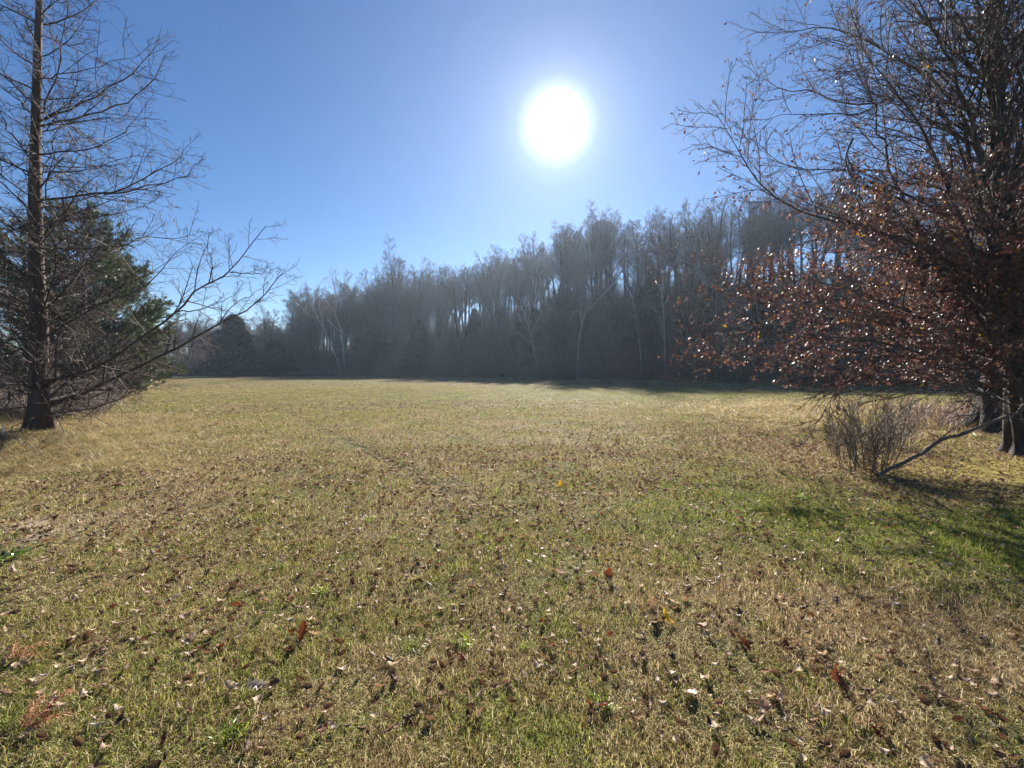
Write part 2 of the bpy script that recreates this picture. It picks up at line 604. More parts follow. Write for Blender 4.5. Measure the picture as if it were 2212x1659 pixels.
def source(name, meshes, mat):
    c = bpy.data.collections.new(name)
    for i, m in enumerate(meshes):
        m.materials.append(mat)
        c.objects.link(bpy.data.objects.new('%s_%02d' % (name, i), m))
    return c


def blades(n, rad, hmin, hmax, wid, lean, seg=2, rs=NR, flat=0.0):
    """n bent grass blades in a disc"""
    th = rs.rand(n) * 6.283; rr = np.sqrt(rs.rand(n)) * rad
    base = np.stack([rr * np.cos(th), rr * np.sin(th), np.full(n, -0.006)], 1)
    az = rs.rand(n) * 6.283
    L = hmin + (hmax - hmin) * rs.rand(n) ** 1.6
    ln = np.abs(rs.normal(0, lean, n)) + 0.15
    isf = rs.rand(n) < flat
    ln = np.where(isf, rs.uniform(1.25, 1.6, n), ln)
    bend = rs.uniform(0.1, 0.9, n)
    w = wid * rs.uniform(0.6, 1.3, n)
    wa = az + math.pi / 2 + rs.normal(0, 0.7, n)
    wv = np.stack([np.cos(wa), np.sin(wa), rs.normal(0, .3, n)], 1)
    V = []; p = base + np.array([0, 0, 1.0]) * np.where(isf, 0.012, 0)[:, None] * rs.rand(n)[:, None]
    for s_ in range(seg):
        ww = (w * (1 - 0.35 * s_ / seg))[:, None] * wv * 0.5
        V += [p - ww, p + ww]
        a = np.clip(ln + bend * s_, 0, 1.75)
        p = p + (L / seg)[:, None] * np.stack([np.sin(a) * np.cos(az), np.sin(a) * np.sin(az), np.cos(a)], 1)
    V.append(p)
    k = 2 * seg + 1
    V = np.stack(V, 1)
    o_ = np.arange(n)[:, None] * k
    T = []
    for s_ in range(seg - 1):
        T += [o_ + np.array([[2 * s_, 2 * s_ + 1, 2 * s_ + 3]]), o_ + np.array([[2 * s_, 2 * s_ + 3, 2 * s_ + 2]])]
    T.append(o_ + np.array([[2 * seg - 2, 2 * seg - 1, 2 * seg]]))
    T = np.stack(T, 1).reshape(-1, 3)
    return V.reshape(-1, 3), T, np.repeat(rs.rand(n), k)


def wedge(n, r0, r1, half=57, pw=1.0):
    """points in the view's ground wedge, area-uniform, with a margin either side"""
    r_ = np.sqrt(r0 * r0 + (r1 * r1 - r0 * r0) * NR.rand(n) ** pw)
    a = np.radians(NR.uniform(-half, half, n))
    return r_ * np.sin(a), r_ * np.cos(a)


gm = []
for i in range(12):
    v_, f_, r_ = blades(135, 0.17, 0.015, 0.065 if i < 8 else 0.11, 0.0045, 0.8, 2, flat=0.48)
    gm.append(mesh_np('grass_clump', v_, f_, smooth=False, attrs={'rnd': r_}))
C_grass = source('grass_clump', gm, M_grass)


def vnoise(x, y, f, s_=0.0):
    return 0.5 + 0.25 * (np.sin(x * f + s_) * np.cos(y * f * 1.1 + s_ * 2) + np.sin((x + y) * f * 0.7 + 3 * s_) * np.cos((x - y) * f * 1.3 - s_))


parts = []
for (num, r0, r1, sc, zs) in ((9000, 1.05, 4.2, 0.66, 0.78), (13000, 4.2, 9, 0.85, 0.88), (20000, 9, 18, 1.4, 1.0), (24000, 18, 42, 2.2, 1.2), (30000, 42, 112, 3.6, 1.5)):
    x, y = wedge(num, r0, r1)
    parts.append((x, y, np.full(num, sc), np.full(num, zs)))
x = np.concatenate([p_[0] for p_ in parts]); y = np.concatenate([p_[1] for p_ in parts])
sc = np.concatenate([p_[2] for p_ in parts]); zs = np.concatenate([p_[3] for p_ in parts])
mo = np.exp(-(((x - 7.8) / 3.2) ** 2 + ((y - 6.6) / 1.9) ** 2))
bare = vnoise(x, y, 2.1, 1.0)
rut = np.exp(-((x + 1.3 + (y - 6.2) * 0.727) / 0.28) ** 2) * (y > 5.2) * (y < 19)
straw = np.exp(-(((x + 5.0) / 0.9) ** 2 + ((y - 4.2) / 0.55) ** 2))
clump = 0.5 + 0.5 * np.sin(x * 7.1 + 2 * np.sin(y * 3.3)) * np.sin(y * 6.3 + 2 * np.sin(x * 2.9))
keep = (wood_s(x, y) < 0.5) & (NR.rand(len(x)) > mo * 0.95) & (NR.rand(len(x)) < 0.4 + 0.5 * bare + 0.35 * clump) & (NR.rand(len(x)) > 0.75 * rut) & (NR.rand(len(x)) > 0.62 * straw)
x, y, sc, zs = x[keep], y[keep], sc[keep], zs[keep]
n_ = len(x)
hv = 0.45 + 0.5 * vnoise(x, y, 3.3, 4.0) + 0.5 * clump[keep] - 0.3 * rut[keep]
scatter('mown_grass', 'short mown grass, green and straw brown, covering the whole field',
        np.stack([x, y, height(x, y)], 1), NR.rand(n_) * 6.283,
        np.stack([sc, sc, sc * 0 + zs * hv * NR.uniform(0.7, 1.3, n_)], 1), NR.randint(0, 12, n_), C_grass)

# longer unmown grass, left edge by the bare tree, and the fringe of the wood
tm = []
for i in range(8):
    v_, f_, r_ = blades(90, 0.2, 0.12, 0.5, 0.006, 0.75, 4, flat=0.12)
    tm.append(mesh_np('tall_grass_clump', v_, f_, smooth=False, attrs={'rnd': r_}))
C_tall = source('tall_grass_clump', tm, M_tall)
x, y = wedge(30000, 6, 112, 60, 1.35)
lb = (-x - 0.82 * y)
d_l = np.clip((lb - 0.8 + 2.2 * (vnoise(x, y, 0.9) - 0.5)) / 2.0, 0, 1) * (y > 8)
s_ = wood_s(x, y)
d_w = ((s_ > -1.0) & (s_ < 5)) * 0.7
d_r = np.exp(-(((x - 12.5) / 3.5) ** 2 + ((y - 14.5) / 3.0) ** 2)) * 1.0
pr = np.maximum(np.maximum(d_l * 0.9, d_w), d_r)
keep = NR.rand(len(x)) < pr
x, y = x[keep], y[keep]
n_ = len(x)
rr = np.hypot(x, y)
ss = np.clip(0.55 + rr / 35, 0.6, 2.2)
scatter('tall_grass', 'pale unmown grass and weeds along the field edges', np.stack([x, y, height(x, y)], 1), NR.rand(n_) * 6.283,
        np.stack([ss, ss, np.clip(ss * NR.uniform(0.5, 1.1, n_), 0, 1.6)], 1), NR.randint(0, 8, n_), C_tall)
x = NR.normal(13.0, 3.0, 1500); y = NR.normal(15.0, 2.2, 1500)
scatter('straw_grass', 'pale straw grass beyond the twiggy shrub at the right', np.stack([x, y, height(x, y)], 1), NR.rand(1500) * 6.283,
        np.stack([np.full(1500, 0.9), np.full(1500, 0.9), NR.uniform(0.7, 1.4, 1500)], 1), NR.randint(0, 8, 1500), C_tall)
# extra low clumps near the left bare tree
x = NR.uniform(-17, -5.0, 5200); y = NR.uniform(6.5, 15, 5200)
keep = (NR.rand(5200) < np.clip((-x - 0.75 * y) / 2.5 + 0.3, 0, 1))
x, y = x[keep], y[keep]; n_ = len(x)
scatter('edge_grass', 'matted pale grass round the foot of the bare tree', np.stack([x, y, height(x, y)], 1), NR.rand(n_) * 6.283,
        np.stack([NR.uniform(0.5, 0.9, n_), NR.uniform(0.5, 0.9, n_), NR.uniform(0.22, 0.62, n_)], 1), NR.randint(0, 8, n_), C_tall)


# ------------------------------------------------------------------ fallen leaves
def leaf_mesh(name, rs, kind):
    """a curled dead leaf with lobed or plain outline, 0.1 m long, a thin shell of 30 or so faces"""
    nl, nw = 8, 4
    L, Wd = 0.1, 0.062 if kind != 'narrow' else 0.035
    V = []; F = []
    curl = rs.uniform(0.6, 2.6); cup = rs.uniform(-1.4, 1.8); tw = rs.uniform(-0.6, 0.6)
    for i in range(nl + 1):
        t_ = i / nl
        w = Wd * math.sin(math.pi * min(1, t_ * 0.93 + 0.05)) ** 0.7
        if kind == 'lobed': w *= 0.68 + 0.42 * (1 if i % 2 else -0.6)
        w = max(w, 0.003)
        for j in range(nw + 1):
            u = (j / nw - 0.5) * 2
            xx = u * w * 0.5
            ca = cup * abs(u)
            zz = abs(xx) * math.sin(ca) + rs.uniform(-0.006, 0.006); xx += rs.uniform(-0.003, 0.003)
            xx = xx * math.cos(ca * 0.7)
            a = (t_ - 0.5) * curl
            yy = math.sin(a) / max(curl, 0.1) * L * 1.0
            zc = (1 - math.cos(a)) / max(curl, 0.1) * L
            xr = xx * math.cos(tw * t_) - zz * math.sin(tw * t_)
            zr = xx * math.sin(tw * t_) + zz * math.cos(tw * t_)
            V.append((xr, yy, zc + zr + 0.006))
    for i in range(nl):
        for j in range(nw):
            a = i * (nw + 1) + j
            F.append((a, a + 1, a + nw + 2, a + nw + 1))
    # stalk
    k = len(V)
    y0, z0 = V[2][1], V[2][2]
    for (dy, dz, w) in ((0, 0, 0.001), (-0.03, 0.006, 0.0008)):
        V += [(-w, y0 + dy, z0 + dz), (w, y0 + dy, z0 + dz), (0, y0 + dy, z0 + dz + w * 2)]
    F += [(k, k + 1, k + 4, k + 3), (k + 1, k + 2, k + 5, k + 4), (k + 2, k, k + 3, k + 5)]
    return mesh_np(name, V, quads=F, attrs={'rnd': np.full(len(V), rs.rand())})


M_red = leaf_mat('red_brown_leaf', [(0, (0.12, 0.035, 0.02)), (1, (0.2, 0.085, 0.045))], 0.25, 0.6, 0.3)
M_tan = leaf_mat('tan_leaf', [(0, (0.26, 0.17, 0.1)), (1, (0.4, 0.28, 0.18))], 0.3, 0.6, 0.3)
M_dark = leaf_mat('dark_leaf', [(0, (0.05, 0.03, 0.022)), (1, (0.11, 0.065, 0.045))], 0.15, 0.5, 0.4)
M_pale = leaf_mat('pale_leaf', [(0, (0.38, 0.3, 0.24)), (1, (0.52, 0.43, 0.35))], 0.2, 0.5, 0.4)
M_yel = leaf_mat('yellow_leaf', [(0, (0.6, 0.36, 0.03)), (1, (0.7, 0.45, 0.04))], 0.4, 0.4, 0.5)
rs1 = np.random.RandomState(3)
lm = [leaf_mesh('leaf_litter_piece', rs1, k_) for k_ in ('lobed', 'plain', 'plain', 'narrow', 'lobed', 'plain', 'plain', 'narrow', 'plain', 'lobed')]
C_leaf = source('leaf_litter_piece', lm, M_dead)
x1, y1 = wedge(21000, 1.9, 9.0)
x2, y2 = wedge(9000, 9, 22, 57)
x3, y3 = wedge(4500, 22, 50, 57)
x4 = NR.normal(7.6, 3.0, 9000); y4 = NR.normal(8.2, 2.4, 9000)
x5 = NR.normal(5.6, 1.8, 5200); y5 = NR.normal(9.3, 1.9, 5200)
x = np.concatenate([x1, x2, x3, x4, x5]); y = np.concatenate([y1, y2, y3, y4, y5])
base_p = np.concatenate([np.full(21000, 0.6), np.full(9000, 0.8), np.full(4500, 0.5), np.full(9000, 1.0), np.full(5200, 1.0)])
pr = base_p * (0.35 + 0.9 * vnoise(x, y, 1.7, 2.2))
keep = (NR.rand(len(x)) < pr) & (y > 1.6) & (wood_s(x, y) < 0)
x, y = x[keep], y[keep]; n_ = len(x)
sc = NR.uniform(0.28, 0.72, n_) * np.clip(0.85 + np.hypot(x, y) / 30, 0.9, 2.2)
sc = np.where(x > 2.5, sc * 0.8, sc)
scatter('leaf_litter', 'countless dry brown leaves strewn through the grass', np.stack([x, y, height(x, y) + 0.012 + 0.022 * NR.rand(n_)], 1),
        NR.rand(n_) * 6.283, np.stack([sc, sc, sc], 1), NR.randint(0, 10, n_), C_leaf,
        np.stack([NR.normal(0, 0.32, n_), NR.normal(0, 0.32, n_)], 1))


def ground_at(px, py):
    a, b_, c = ray(px, py)
    k = EYE / -c
    return a * k, b_ * k


rs2 = np.random.RandomState(11)
kinds = {
    'tan': (M_tan, 'tan fallen leaf curled up on the near mown grass', 'tan leaves on the near grass', 90),
    'dark': (M_dark, 'dark brown fallen leaf lying on the near mown grass', 'dark brown leaves on the near grass', 70),
    'red': (M_red, 'reddish brown fallen leaf lying on the near mown grass', 'reddish leaves on the near grass', 45),
    'pale': (M_pale, 'pale bleached fallen leaf lying on the near mown grass', 'pale leaves on the near grass', 26),
}
proto = {}
for kn, (mt, lb_, gp, cnt) in kinds.items():
    proto[kn] = []
    for i in range(5):
        m_ = leaf_mesh('fallen_leaf', rs2, ('lobed', 'plain', 'lobed', 'narrow', 'plain')[i])
        m_.materials.append(mt)
        proto[kn].append(m_)
    for i in range(cnt):
        r_ = math.sqrt(rs2.uniform(2.1 ** 2, 5.2 ** 2) * (0.55 + 0.45 * rs2.rand()))
        r_ = max(2.0, r_)
        a_ = math.radians(rs2.uniform(-50, 50))
        xx, yy = r_ * math.sin(a_), r_ * math.cos(a_)
        if yy < 1.75: yy = rs2.uniform(1.8, 2.6)
        o = bpy.data.objects.new('fallen_leaf', proto[kn][rs2.randint(5)])
        COL.objects.link(o)
        o.location = (xx, yy, hz(xx, yy) + rs2.uniform(0.012, 0.032))
        o.rotation_euler = (rs2.normal(0, 0.32), rs2.normal(0, 0.32), rs2.uniform(0, 6.28))
        o.scale = (rs2.uniform(0.38, 0.8),) * 3
        ppx = CX + xx / yy * FPX
        tag(o, lb_ + (', left third' if ppx < 737 else ', right third' if ppx > 1475 else ', middle third'), 'leaf', gp)


def one_leaf(px, py, kind, mat, label, s_=1.0, rot=(0, 0, 0), up=0.03):
    m_ = leaf_mesh('fallen_leaf', rs2, kind)
    m_.materials.append(mat)
    xx, yy = ground_at(px, py)
    o = bpy.data.objects.new('fallen_leaf', m_)
    COL.objects.link(o)
    o.location = (xx, yy, hz(xx, yy) + up)
    o.rotation_euler = rot
    o.scale = (s_,) * 3
    tag(o, label, 'leaf')


one_leaf(1312, 1262, 'plain', M_red, 'rounded red-brown leaf standing upright alone in the middle foreground', 0.95, (1.35, 0, 0.3), 0.07)
one_leaf(1208, 1252, 'plain', M_pale, 'shiny pale leaf curled beside the upright red-brown leaf', 0.9, (0.2, 0.3, 1.3))
one_leaf(652, 1390, 'lobed', M_red, 'narrow brown leaf standing on edge, left of centre in the foreground', 1.2, (1.3, 0.2, 0.4), 0.07)
one_leaf(555, 1500, 'lobed', M_pale, 'crumpled grey white leaf low in the left foreground', 1.0, (0.3, -0.4, 1.6), 0.02)
one_leaf(1210, 1052, 'plain', M_yel, 'small bright yellow leaf alone in the grass at mid distance', 1.1, (0.9, 0.2, 0.2), 0.05)
one_leaf(1440, 1355, 'lobed', M_yel, 'orange leaf folded in the grass right of centre', 1.0, (0.7, 0.2, 0.8), 0.04)
one_leaf(1404, 1335, 'lobed', M_tan, 'large tan lobed leaf draped over grass beside the orange leaf', 1.3, (0.9, 0.1, 0.2), 0.05)
one_leaf(1805, 1480, 'lobed', M_red, 'large maroon leaf standing in the right foreground', 1.15, (1.1, 0.2, 0.5), 0.05)
one_leaf(1490, 1512, 'plain', M_pale, 'pale folded leaf in the right foreground grass', 0.85, (0.25, 0.2, 2.0), 0.02)

# bright tufts of grass and odd plants near the lens
M_tuft = leaf_mat('fresh_grass', [(0, (0.08, 0.13, 0.025)), (0.6, (0.19, 0.25, 0.045)), (1, (0.42, 0.42, 0.1))], 0.45, 0.4, 0.5)
tufts = [(1000, 1390, 'brightest green tuft of grass in the centre foreground', 1.0),
         (1135, 1400, 'small green tuft right of the brightest tuft', 0.6),
         (800, 1130, 'yellow green tuft of grass left of centre at mid distance', 1.0),
         (850, 1170, 'yellow green tuft beside and nearer than its twin left of centre', 0.9),
         (600, 1225, 'fresh green tuft in the left foreground', 0.9),
         (690, 1290, 'wide low green tuft in the left foreground', 1.1),
         (890, 1395, 'green tuft left of the brightest tuft in the centre foreground', 0.8),
         (1300, 1530, 'green tuft near the bottom edge right of centre', 0.8),
         (1730, 1080, 'green tuft in front of the twiggy shrub', 1.1),
         (500, 1600, 'blue green tuft at the bottom left', 1.1),
         (1060, 1190, 'small yellow green tuft in the middle of the lawn', 0.8)]
for (px, py, lb_, s_) in tufts:
    v_, f_, r_ = blades(80, 0.055, 0.05, 0.13, 0.0055, 0.6, 3, rs2)
    xx, yy = ground_at(px, py)
    o = link('grass_tuft', mesh_np('grass_tuft', v_, f_, smooth=False, attrs={'rnd': r_}), M_tuft)
    o.location = (xx, yy, hz(xx, yy)); o.scale = (s_,) * 3
    tag(o, lb_, 'grass tuft')

# plantain rosette at the left edge
M_weed = leaf_mat('weed_leaf', [(0, (0.05, 0.09, 0.03)), (1, (0.15, 0.2, 0.05))], 0.4, 0.3, 0.6)
xx, yy = ground_at(22, 1208)
root = empty('broadleaf_weed', (xx, yy, hz(xx, yy)), 'flat green rosette of broad leaves at the far left of the foreground', 'weed')
for i in range(9):
    m_ = leaf_mesh('leaf', rs2, 'plain')
    m_.materials.append(M_weed)
    o = link('leaf', m_, None, root)
    a_ = i * 0.7
    o.location = (math.cos(a_) * 0.075, math.sin(a_) * 0.075, 0.02)
    o.rotation_euler = (0.25, 0, a_ - math.pi / 2); o.scale = (0.9, 1.1, 1)

# dead cypress sprays, rusty orange
M_rust = twig_mat('rusty_needle', (0.36, 0.14, 0.06), (0.62, 0.3, 0.16), 0.6)
for (px, py, lb_, s_) in ((45, 1590, 'feathery rusty orange sprig lying at the bottom left corner', 1.0),
                          (20, 1435, 'rusty orange sprig at the left edge above the corner sprig', 0.8)):
    bg_ = Bag()
    xx, yy = ground_at(px, py)
    for j in range(3):
        ax = wander((0, 0, 0.03), norm((math.cos(0.3 + j * .9), math.sin(0.3 + j * .9), 0.25)), 0.17 * s_, 6, 0.08, -0.03, R)
        bg_.add(ax, [0.002] * 6, 4)
        for i in range(70):
            p_, d_ = along(ax, R.uniform(0.05, 1))
            q_ = wander(p_, spread(d_, 0.9, R.uniform(0, 6.28)), R.uniform(0.02, 0.05) * s_, 3, 0.1, 0, R)
            bg_.add(q_, [0.0012, 0.001, 0.0006], 3)
    o = link('cypress_sprig', bg_.mesh('cypress_sprig'), M_rust)
    o.location = (xx, yy, hz(xx, yy))
    tag(o, lb_, 'sprig')


# ------------------------------------------------------------------ trunk builder
def trunk_mesh(name, prof, origin, flute=0.0, fl_n=5, sides=20, rough_=0.05, rs=NR):
    """prof: list of (x,y,z,r) world; flared fluted foot"""
    prof = np.array(prof, float)
    ts = np.linspace(0, len(prof) - 1, max(24, len(prof) * 5))
    pr_ = np.stack([np.interp(ts, np.arange(len(prof)), prof[:, i]) for i in range(4)], 1)
    th = np.arange(sides) * 2 * math.pi / sides
    zb = pr_[0, 2]
    V = []
    ph = rs.rand() * 6
    for (a, b_, c, r_) in pr_:
        f = 1 + flute * math.exp(-(c - zb) / 0.38) * (0.5 + 0.5 * np.sin(fl_n * th + ph)) + rough_ * np.sin(3 * th + c * 2.3) * 0.5
        f = f + rough_ * 0.5 * np.sin(7 * th + 5 * np.sin(c * 1.7))
        V.append(np.stack([a + r_ * f * np.cos(th), b_ + r_ * f * np.sin(th), np.full(sides, c)], 1))
    k = len(pr_)
    V = np.concatenate(V) - np.array(origin)[None]
    i = np.arange(sides)[None]; base = np.arange(k - 1)[:, None] * sides
    Q = np.stack([base + i, base + (i + 1) % sides, base + (i + 1) % sides + sides, base + i + sides], -1).reshape(-1, 4)
    return mesh_np(name, V, quads=Q)


def smooth_poly(pts, k):
    """resample with a Catmull-Rom through the control points"""
    p = np.array(pts, float)
    pe = np.vstack([2 * p[0] - p[1], p, 2 * p[-1] - p[-2]])
    out_ = []
    for t_ in np.linspace(0, len(p) - 1 - 1e-6, k):
        i = int(t_); f = t_ - i
        a, b_, c, d = pe[i], pe[i + 1], pe[i + 2], pe[i + 3]
        out_.append(tuple(0.5 * (2 * b_ + (c - a) * f + (2 * a - 5 * b_ + 4 * c - d) * f * f + (3 * b_ - a - 3 * c + d) * f ** 3)))
    return out_


def plen(pts):
    return sum(math.dist(pts[i], pts[i + 1]) for i in range(len(pts) - 1))


# ------------------------------------------------------------------ the bare conifer at the left
TY = 11.0
b0 = P(84, 930, TY)
base_c = (b0[0], TY, hz(b0[0], TY) - 0.05)
root = empty('bare_conifer', base_c, 'tall leafless conifer with flared fluted trunk at the left edge of the field', 'tree')
prof = []
for (px, py, wpx) in ((84, 935, 58), (86, 905, 54), (86, 870, 48), (84, 800, 44), (84, 700, 42), (80, 600, 36), (77, 500, 33), (76, 400, 30),
                      (77, 300, 25), (80, 180, 21), (83, 60, 17), (86, -60, 13), (89, -220, 9), (92, -400, 4)):
    p_ = P(px, py, TY)
    prof.append((*p_, wpx / FPX * TY / 2 * 0.68))
prof[0] = (prof[0][0], TY, base_c[2], prof[0][3])
tm_ = trunk_mesh('trunk', prof, base_c, 0.75, 5, 28, 0.06)
link('trunk', tm_, M_cyp, root)


def trunk_x(py):
    return float(np.interp(py, [-400, -60, 60, 300, 400, 500, 600, 800, 930], [92, 86, 83, 77, 76, 77, 80, 84, 84]))


def A1(u, v): return (u * 0.3038, v * 0.3038)          # first detail crop
def A2(u, v): return (u * 0.3473, 432 + v * 0.3473)    # second detail crop


limbs = [  # points in the photo, end depth offset (m), base radius px
    ([A1(300, 180), A1(480, 130), A1(600, 70), A1(690, -10), A1(740, -120)], 0.8, 4.5),
    ([A1(300, 560), A1(420, 530), A1(620, 500), A1(830, 430), A1(980, 400)], -1.5, 3.6),
    ([A1(300, 790), A1(370, 620), A1(415, 480), A1(440, 250), A1(480, 100), A1(485, -60)], -0.8, 4.5),
    ([A1(300, 845), A1(480, 780), A1(640, 700), A1(830, 600), A1(960, 500), A1(1080, 370), A1(1150, 180)], 0.6, 5.6),
    ([A1(300, 895), A1(500, 850), A1(680, 805), A1(870, 740), A1(980, 670), A1(1100, 560), A1(1175, 380)], -0.7, 5.6),
    ([A1(300, 945), A1(450, 900), A1(650, 850), A1(900, 850), A1(1140, 845)], 2.0, 4.0),
    ([A1(300, 1095), A1(550, 1075), A1(700, 1040), A1(900, 930), A1(1050, 900)], -1.8, 4.4),
    ([A1(375, 1070), A1(365, 990), A1(400, 920), A1(500, 780), A1(510, 620)], -1.2, 2.4),
    ([A1(300, 1220), A1(520, 1225), A1(700, 1185), A1(900, 1130), A1(1100, 1100)], 1.6, 4.2),
    ([A1(300, 1430), A1(600, 1385), A1(730, 1380), A1(930, 1330), A1(1040, 1260), A1(1240, 1140), A1(1300, 1085)], -0.9, 6.2),
    ([A1(740, 1382), A1(1000, 1330), A1(1300, 1260), A1(1385, 1160)], -1.1, 3.6),
    ([A1(300, 1160), A1(500, 1330), A1(700, 1390), A1(1000, 1420), A1(1160, 1470)], 1.6, 3.4),
    ([A2(285, 1280), A2(500, 1205), A2(750, 1100), A2(1000, 965), A2(1150, 900), A2(1350, 765), A2(1550, 680), A2(1700, 520), A2(1770, 440)], 0.7, 9.5),
    ([A2(280, 1130), A2(500, 1080), A2(700, 990), A2(880, 850), A2(1100, 700), A2(1190, 590), A2(1300, 510), A2(1430, 450), A2(1550, 270), A2(1655, 160)], -1.1, 8.0),
    ([A2(1430, 450), A2(1560, 452), A2(1640, 460), A2(1720, 420)], -1.1, 2.4),
    ([A2(1300, 510), A2(1325, 380), A2(1290, 310), A2(1320, 170)], -1.1, 2.6),
    ([A2(250, 790), A2(400, 750), A2(600, 650), A2(850, 565), A2(1000, 440), A2(1090, 330), A2(1220, 240)], 1.4, 5.6),
    ([A2(240, 310), A2(600, 295), A2(760, 290), A2(900, 230), A2(1080, 245), A2(1180, 215)], -1.5, 4.6),
    ([A2(300, 1330), A2(600, 1290), A2(800, 1210), A2(940, 1130), A2(1030, 1040)], -1.6, 4.6),
    ([A2(290, 1250), A2(520, 1240), A2(700, 1180), A2(850, 1110), A2(960, 1060)], 1.0, 5.0),
    ([A2(280, 1180), A2(500, 1110), A2(800, 1010), A2(1100, 925), A2(1300, 960)], 2.3, 5.0),
    ([A2(270, 950), A2(420, 925), A2(700, 890), A2(900, 900), A2(1200, 985)], 2.6, 4.0),
    ([A2(1370, 755), A2(1420, 680), A2(1500, 620), A2(1620, 560), A2(1700, 470)], 0.7, 2.8),
    ([A2(1110, 695), A2(1250, 680), A2(1400, 620), A2(1500, 560)], -1.2, 2.8),
    ([A2(260, 700), A2(340, 450), A2(330, 250), A2(240, 60), A2(200, -60)], -1.2, 4.6),
    ([A1(235, 820), A1(130, 710), A1(0, 600), A1(-150, 440)], 0.4, 5.0),
    ([A1(215, 1140), A1(160, 1050), A1(60, 930), A1(0, 780), A1(-40, 600)], -0.8, 5.0),
    ([A1(215, 1250), A1(100, 1170), A1(0, 1110), A1(-200, 1000)], 0.8, 5.0),
    ([A1(215, 1090), A1(100, 1040), A1(0, 1010), A1(-200, 960)], 1.4, 3.6),
    ([A1(250, 155), A1(150, 50), A1(80, -20), A1(0, -130)], 0.4, 3.6),
    ([A1(245, 350), A1(170, 270), A1(50, 110), A1(-50, 0)], -0.8, 3.2),
    ([A1(240, 560), A1(180, 440), A1(115, 260), A1(60, 130)], 0.9, 2.8),
    ([A1(205, 1580), A1(100, 1520), A1(0, 1470), A1(-200, 1420)], 0.6, 5.2),
    ([A1(205, 1640), A1(120, 1560), A1(0, 1480), A1(-120, 1350)], -0.8, 4.4),
    ([A2(230, 1090), A2(190, 970), A2(110, 870), A2(40, 680), A2(20, 420), A2(-30, 300)], -1.4, 4.6),
    ([A2(200, 1220), A2(120, 1190), A2(0, 1170), A2(-200, 1180)], 0.5, 5.6),
    ([A2(190, 1180), A2(130, 1120), A2(60, 1100), A2(-80, 1060)], 1.0, 4.6),
    ([A2(60, 1190), A2(40, 1290), A2(70, 1370), A2(110, 1410)], 0.2, 3.6),
    ([A2(200, 700), A2(100, 640), A2(0, 560), A2(-200, 450)], 0.8, 4.6),
    ([A2(200, 880), A2(80, 860), A2(-60, 830), A2(-260, 830)], -0.8, 4.6),
]
par_c = [(13, 0.1, 0.85, 0.30, 0.02, 0.09, 5, 0.0055), (6, 0.1, 0.8, 0.42, 0.0, 0.14, 4, 0.0036), (3, 0.15, 0.8, 0.45, 0.0, 0.15, 3, 0.0028)]
Rc = random.Random(21)
ntw = Bag()
for pts2, dep, rp_ in limbs:
    if min(abs(p_[0] - trunk_x(p_[1])) for p_ in pts2[:1]) < 32:
        d0 = TY; pts2 = [(trunk_x(pts2[0][1]), pts2[0][1] + 2)] + pts2
    else:
        d0 = TY + dep * 0.55
    m_ = len(pts2)
    p3 = [P(a, b_, d0 + (TY + dep - d0) * (i / (m_ - 1))) for i, (a, b_) in enumerate(pts2)]
    k = 14
    q_ = smooth_poly(p3, k)
    q_ = [tuple(c + Rc.gauss(0, 0.018) for c in p_) if 0 < i < k - 1 else p_ for i, p_ in enumerate(q_)]
    r0 = rp_ / FPX * TY * 0.5
    rad = [max(r0 * (1 - 0.86 * (i / (k - 1)) ** 0.8), 0.004) for i in range(k)]
    lb_ = Bag()
    lb_.add(q_, rad, 7)
    L = plen(q_)
    pc = [(par_c[0][0] * min(1.6, L / 3.2), *par_c[0][1:])] + par_c[1:]
    children([lb_, ntw], q_, r0, rad[-1], min(L, 4.2), 0, pc, Rc, None)
    link('limb', lb_.mesh('limb', base_c), M_cyp if rp_ > 5 else M_cyptw, root)
# limbs in every other direction, so that the crown is whole from any side
for i in range(64):
    t_ = i / 64
    py = 880 - 1150 * t_
    c0 = P(trunk_x(py), py, TY)
    az = i * 2.399
    el = 0.12 + 0.5 * Rc.random() + 0.1 * t_
    L = (3.6 - 2.2 * t_) * Rc.uniform(0.6, 1.1)
    d_ = (math.cos(az) * math.cos(el), math.sin(az) * math.cos(el), math.sin(el))
    if d_[1] < -0.45: L *= 0.6
    q_ = wander(c0, d_, L, 8, 0.09, 0.035, Rc)
    r0 = (0.032 - 0.018 * t_) * Rc.uniform(0.6, 1.1)
    rad = [max(r0 * (1 - 0.85 * j / 7), 0.004) for j in range(8)]
    lb_ = Bag(); lb_.add(q_, rad, 6)
    children([lb_, ntw], q_, r0, rad[-1], L, 0, par_c, Rc, None)
    link('limb', lb_.mesh('limb', base_c), M_cyptw, root)
for i in range(30):
    t_ = i / 30
    py = 900 - 420 * t_
    c0 = P(trunk_x(py), py, TY)
    az = Rc.uniform(-0.5, 1.9) if i % 3 else Rc.uniform(1.9, 4.0)
    el = Rc.uniform(0.2, 0.55)
    L = Rc.uniform(2.2, 4.4) * (1 - 0.3 * t_)
    q_ = wander(c0, (math.cos(az) * math.cos(el), math.sin(az) * math.cos(el), math.sin(el)), L, 8, 0.1, 0.02, Rc)
    r0 = 0.03 * Rc.uniform(0.5, 1.1)
    rad = [max(r0 * (1 - 0.85 * j / 7), 0.004) for j in range(8)]
    lb_ = Bag(); lb_.add(q_, rad, 6)
    children([lb_, ntw], q_, r0, rad[-1], L, 0, par_c, Rc, None)
    link('limb', lb_.mesh('limb', base_c), M_cyptw, root)
o = link('twigs', ntw.mesh('twigs', base_c), M_cyptw, root)
o['kind'] = 'stuff'

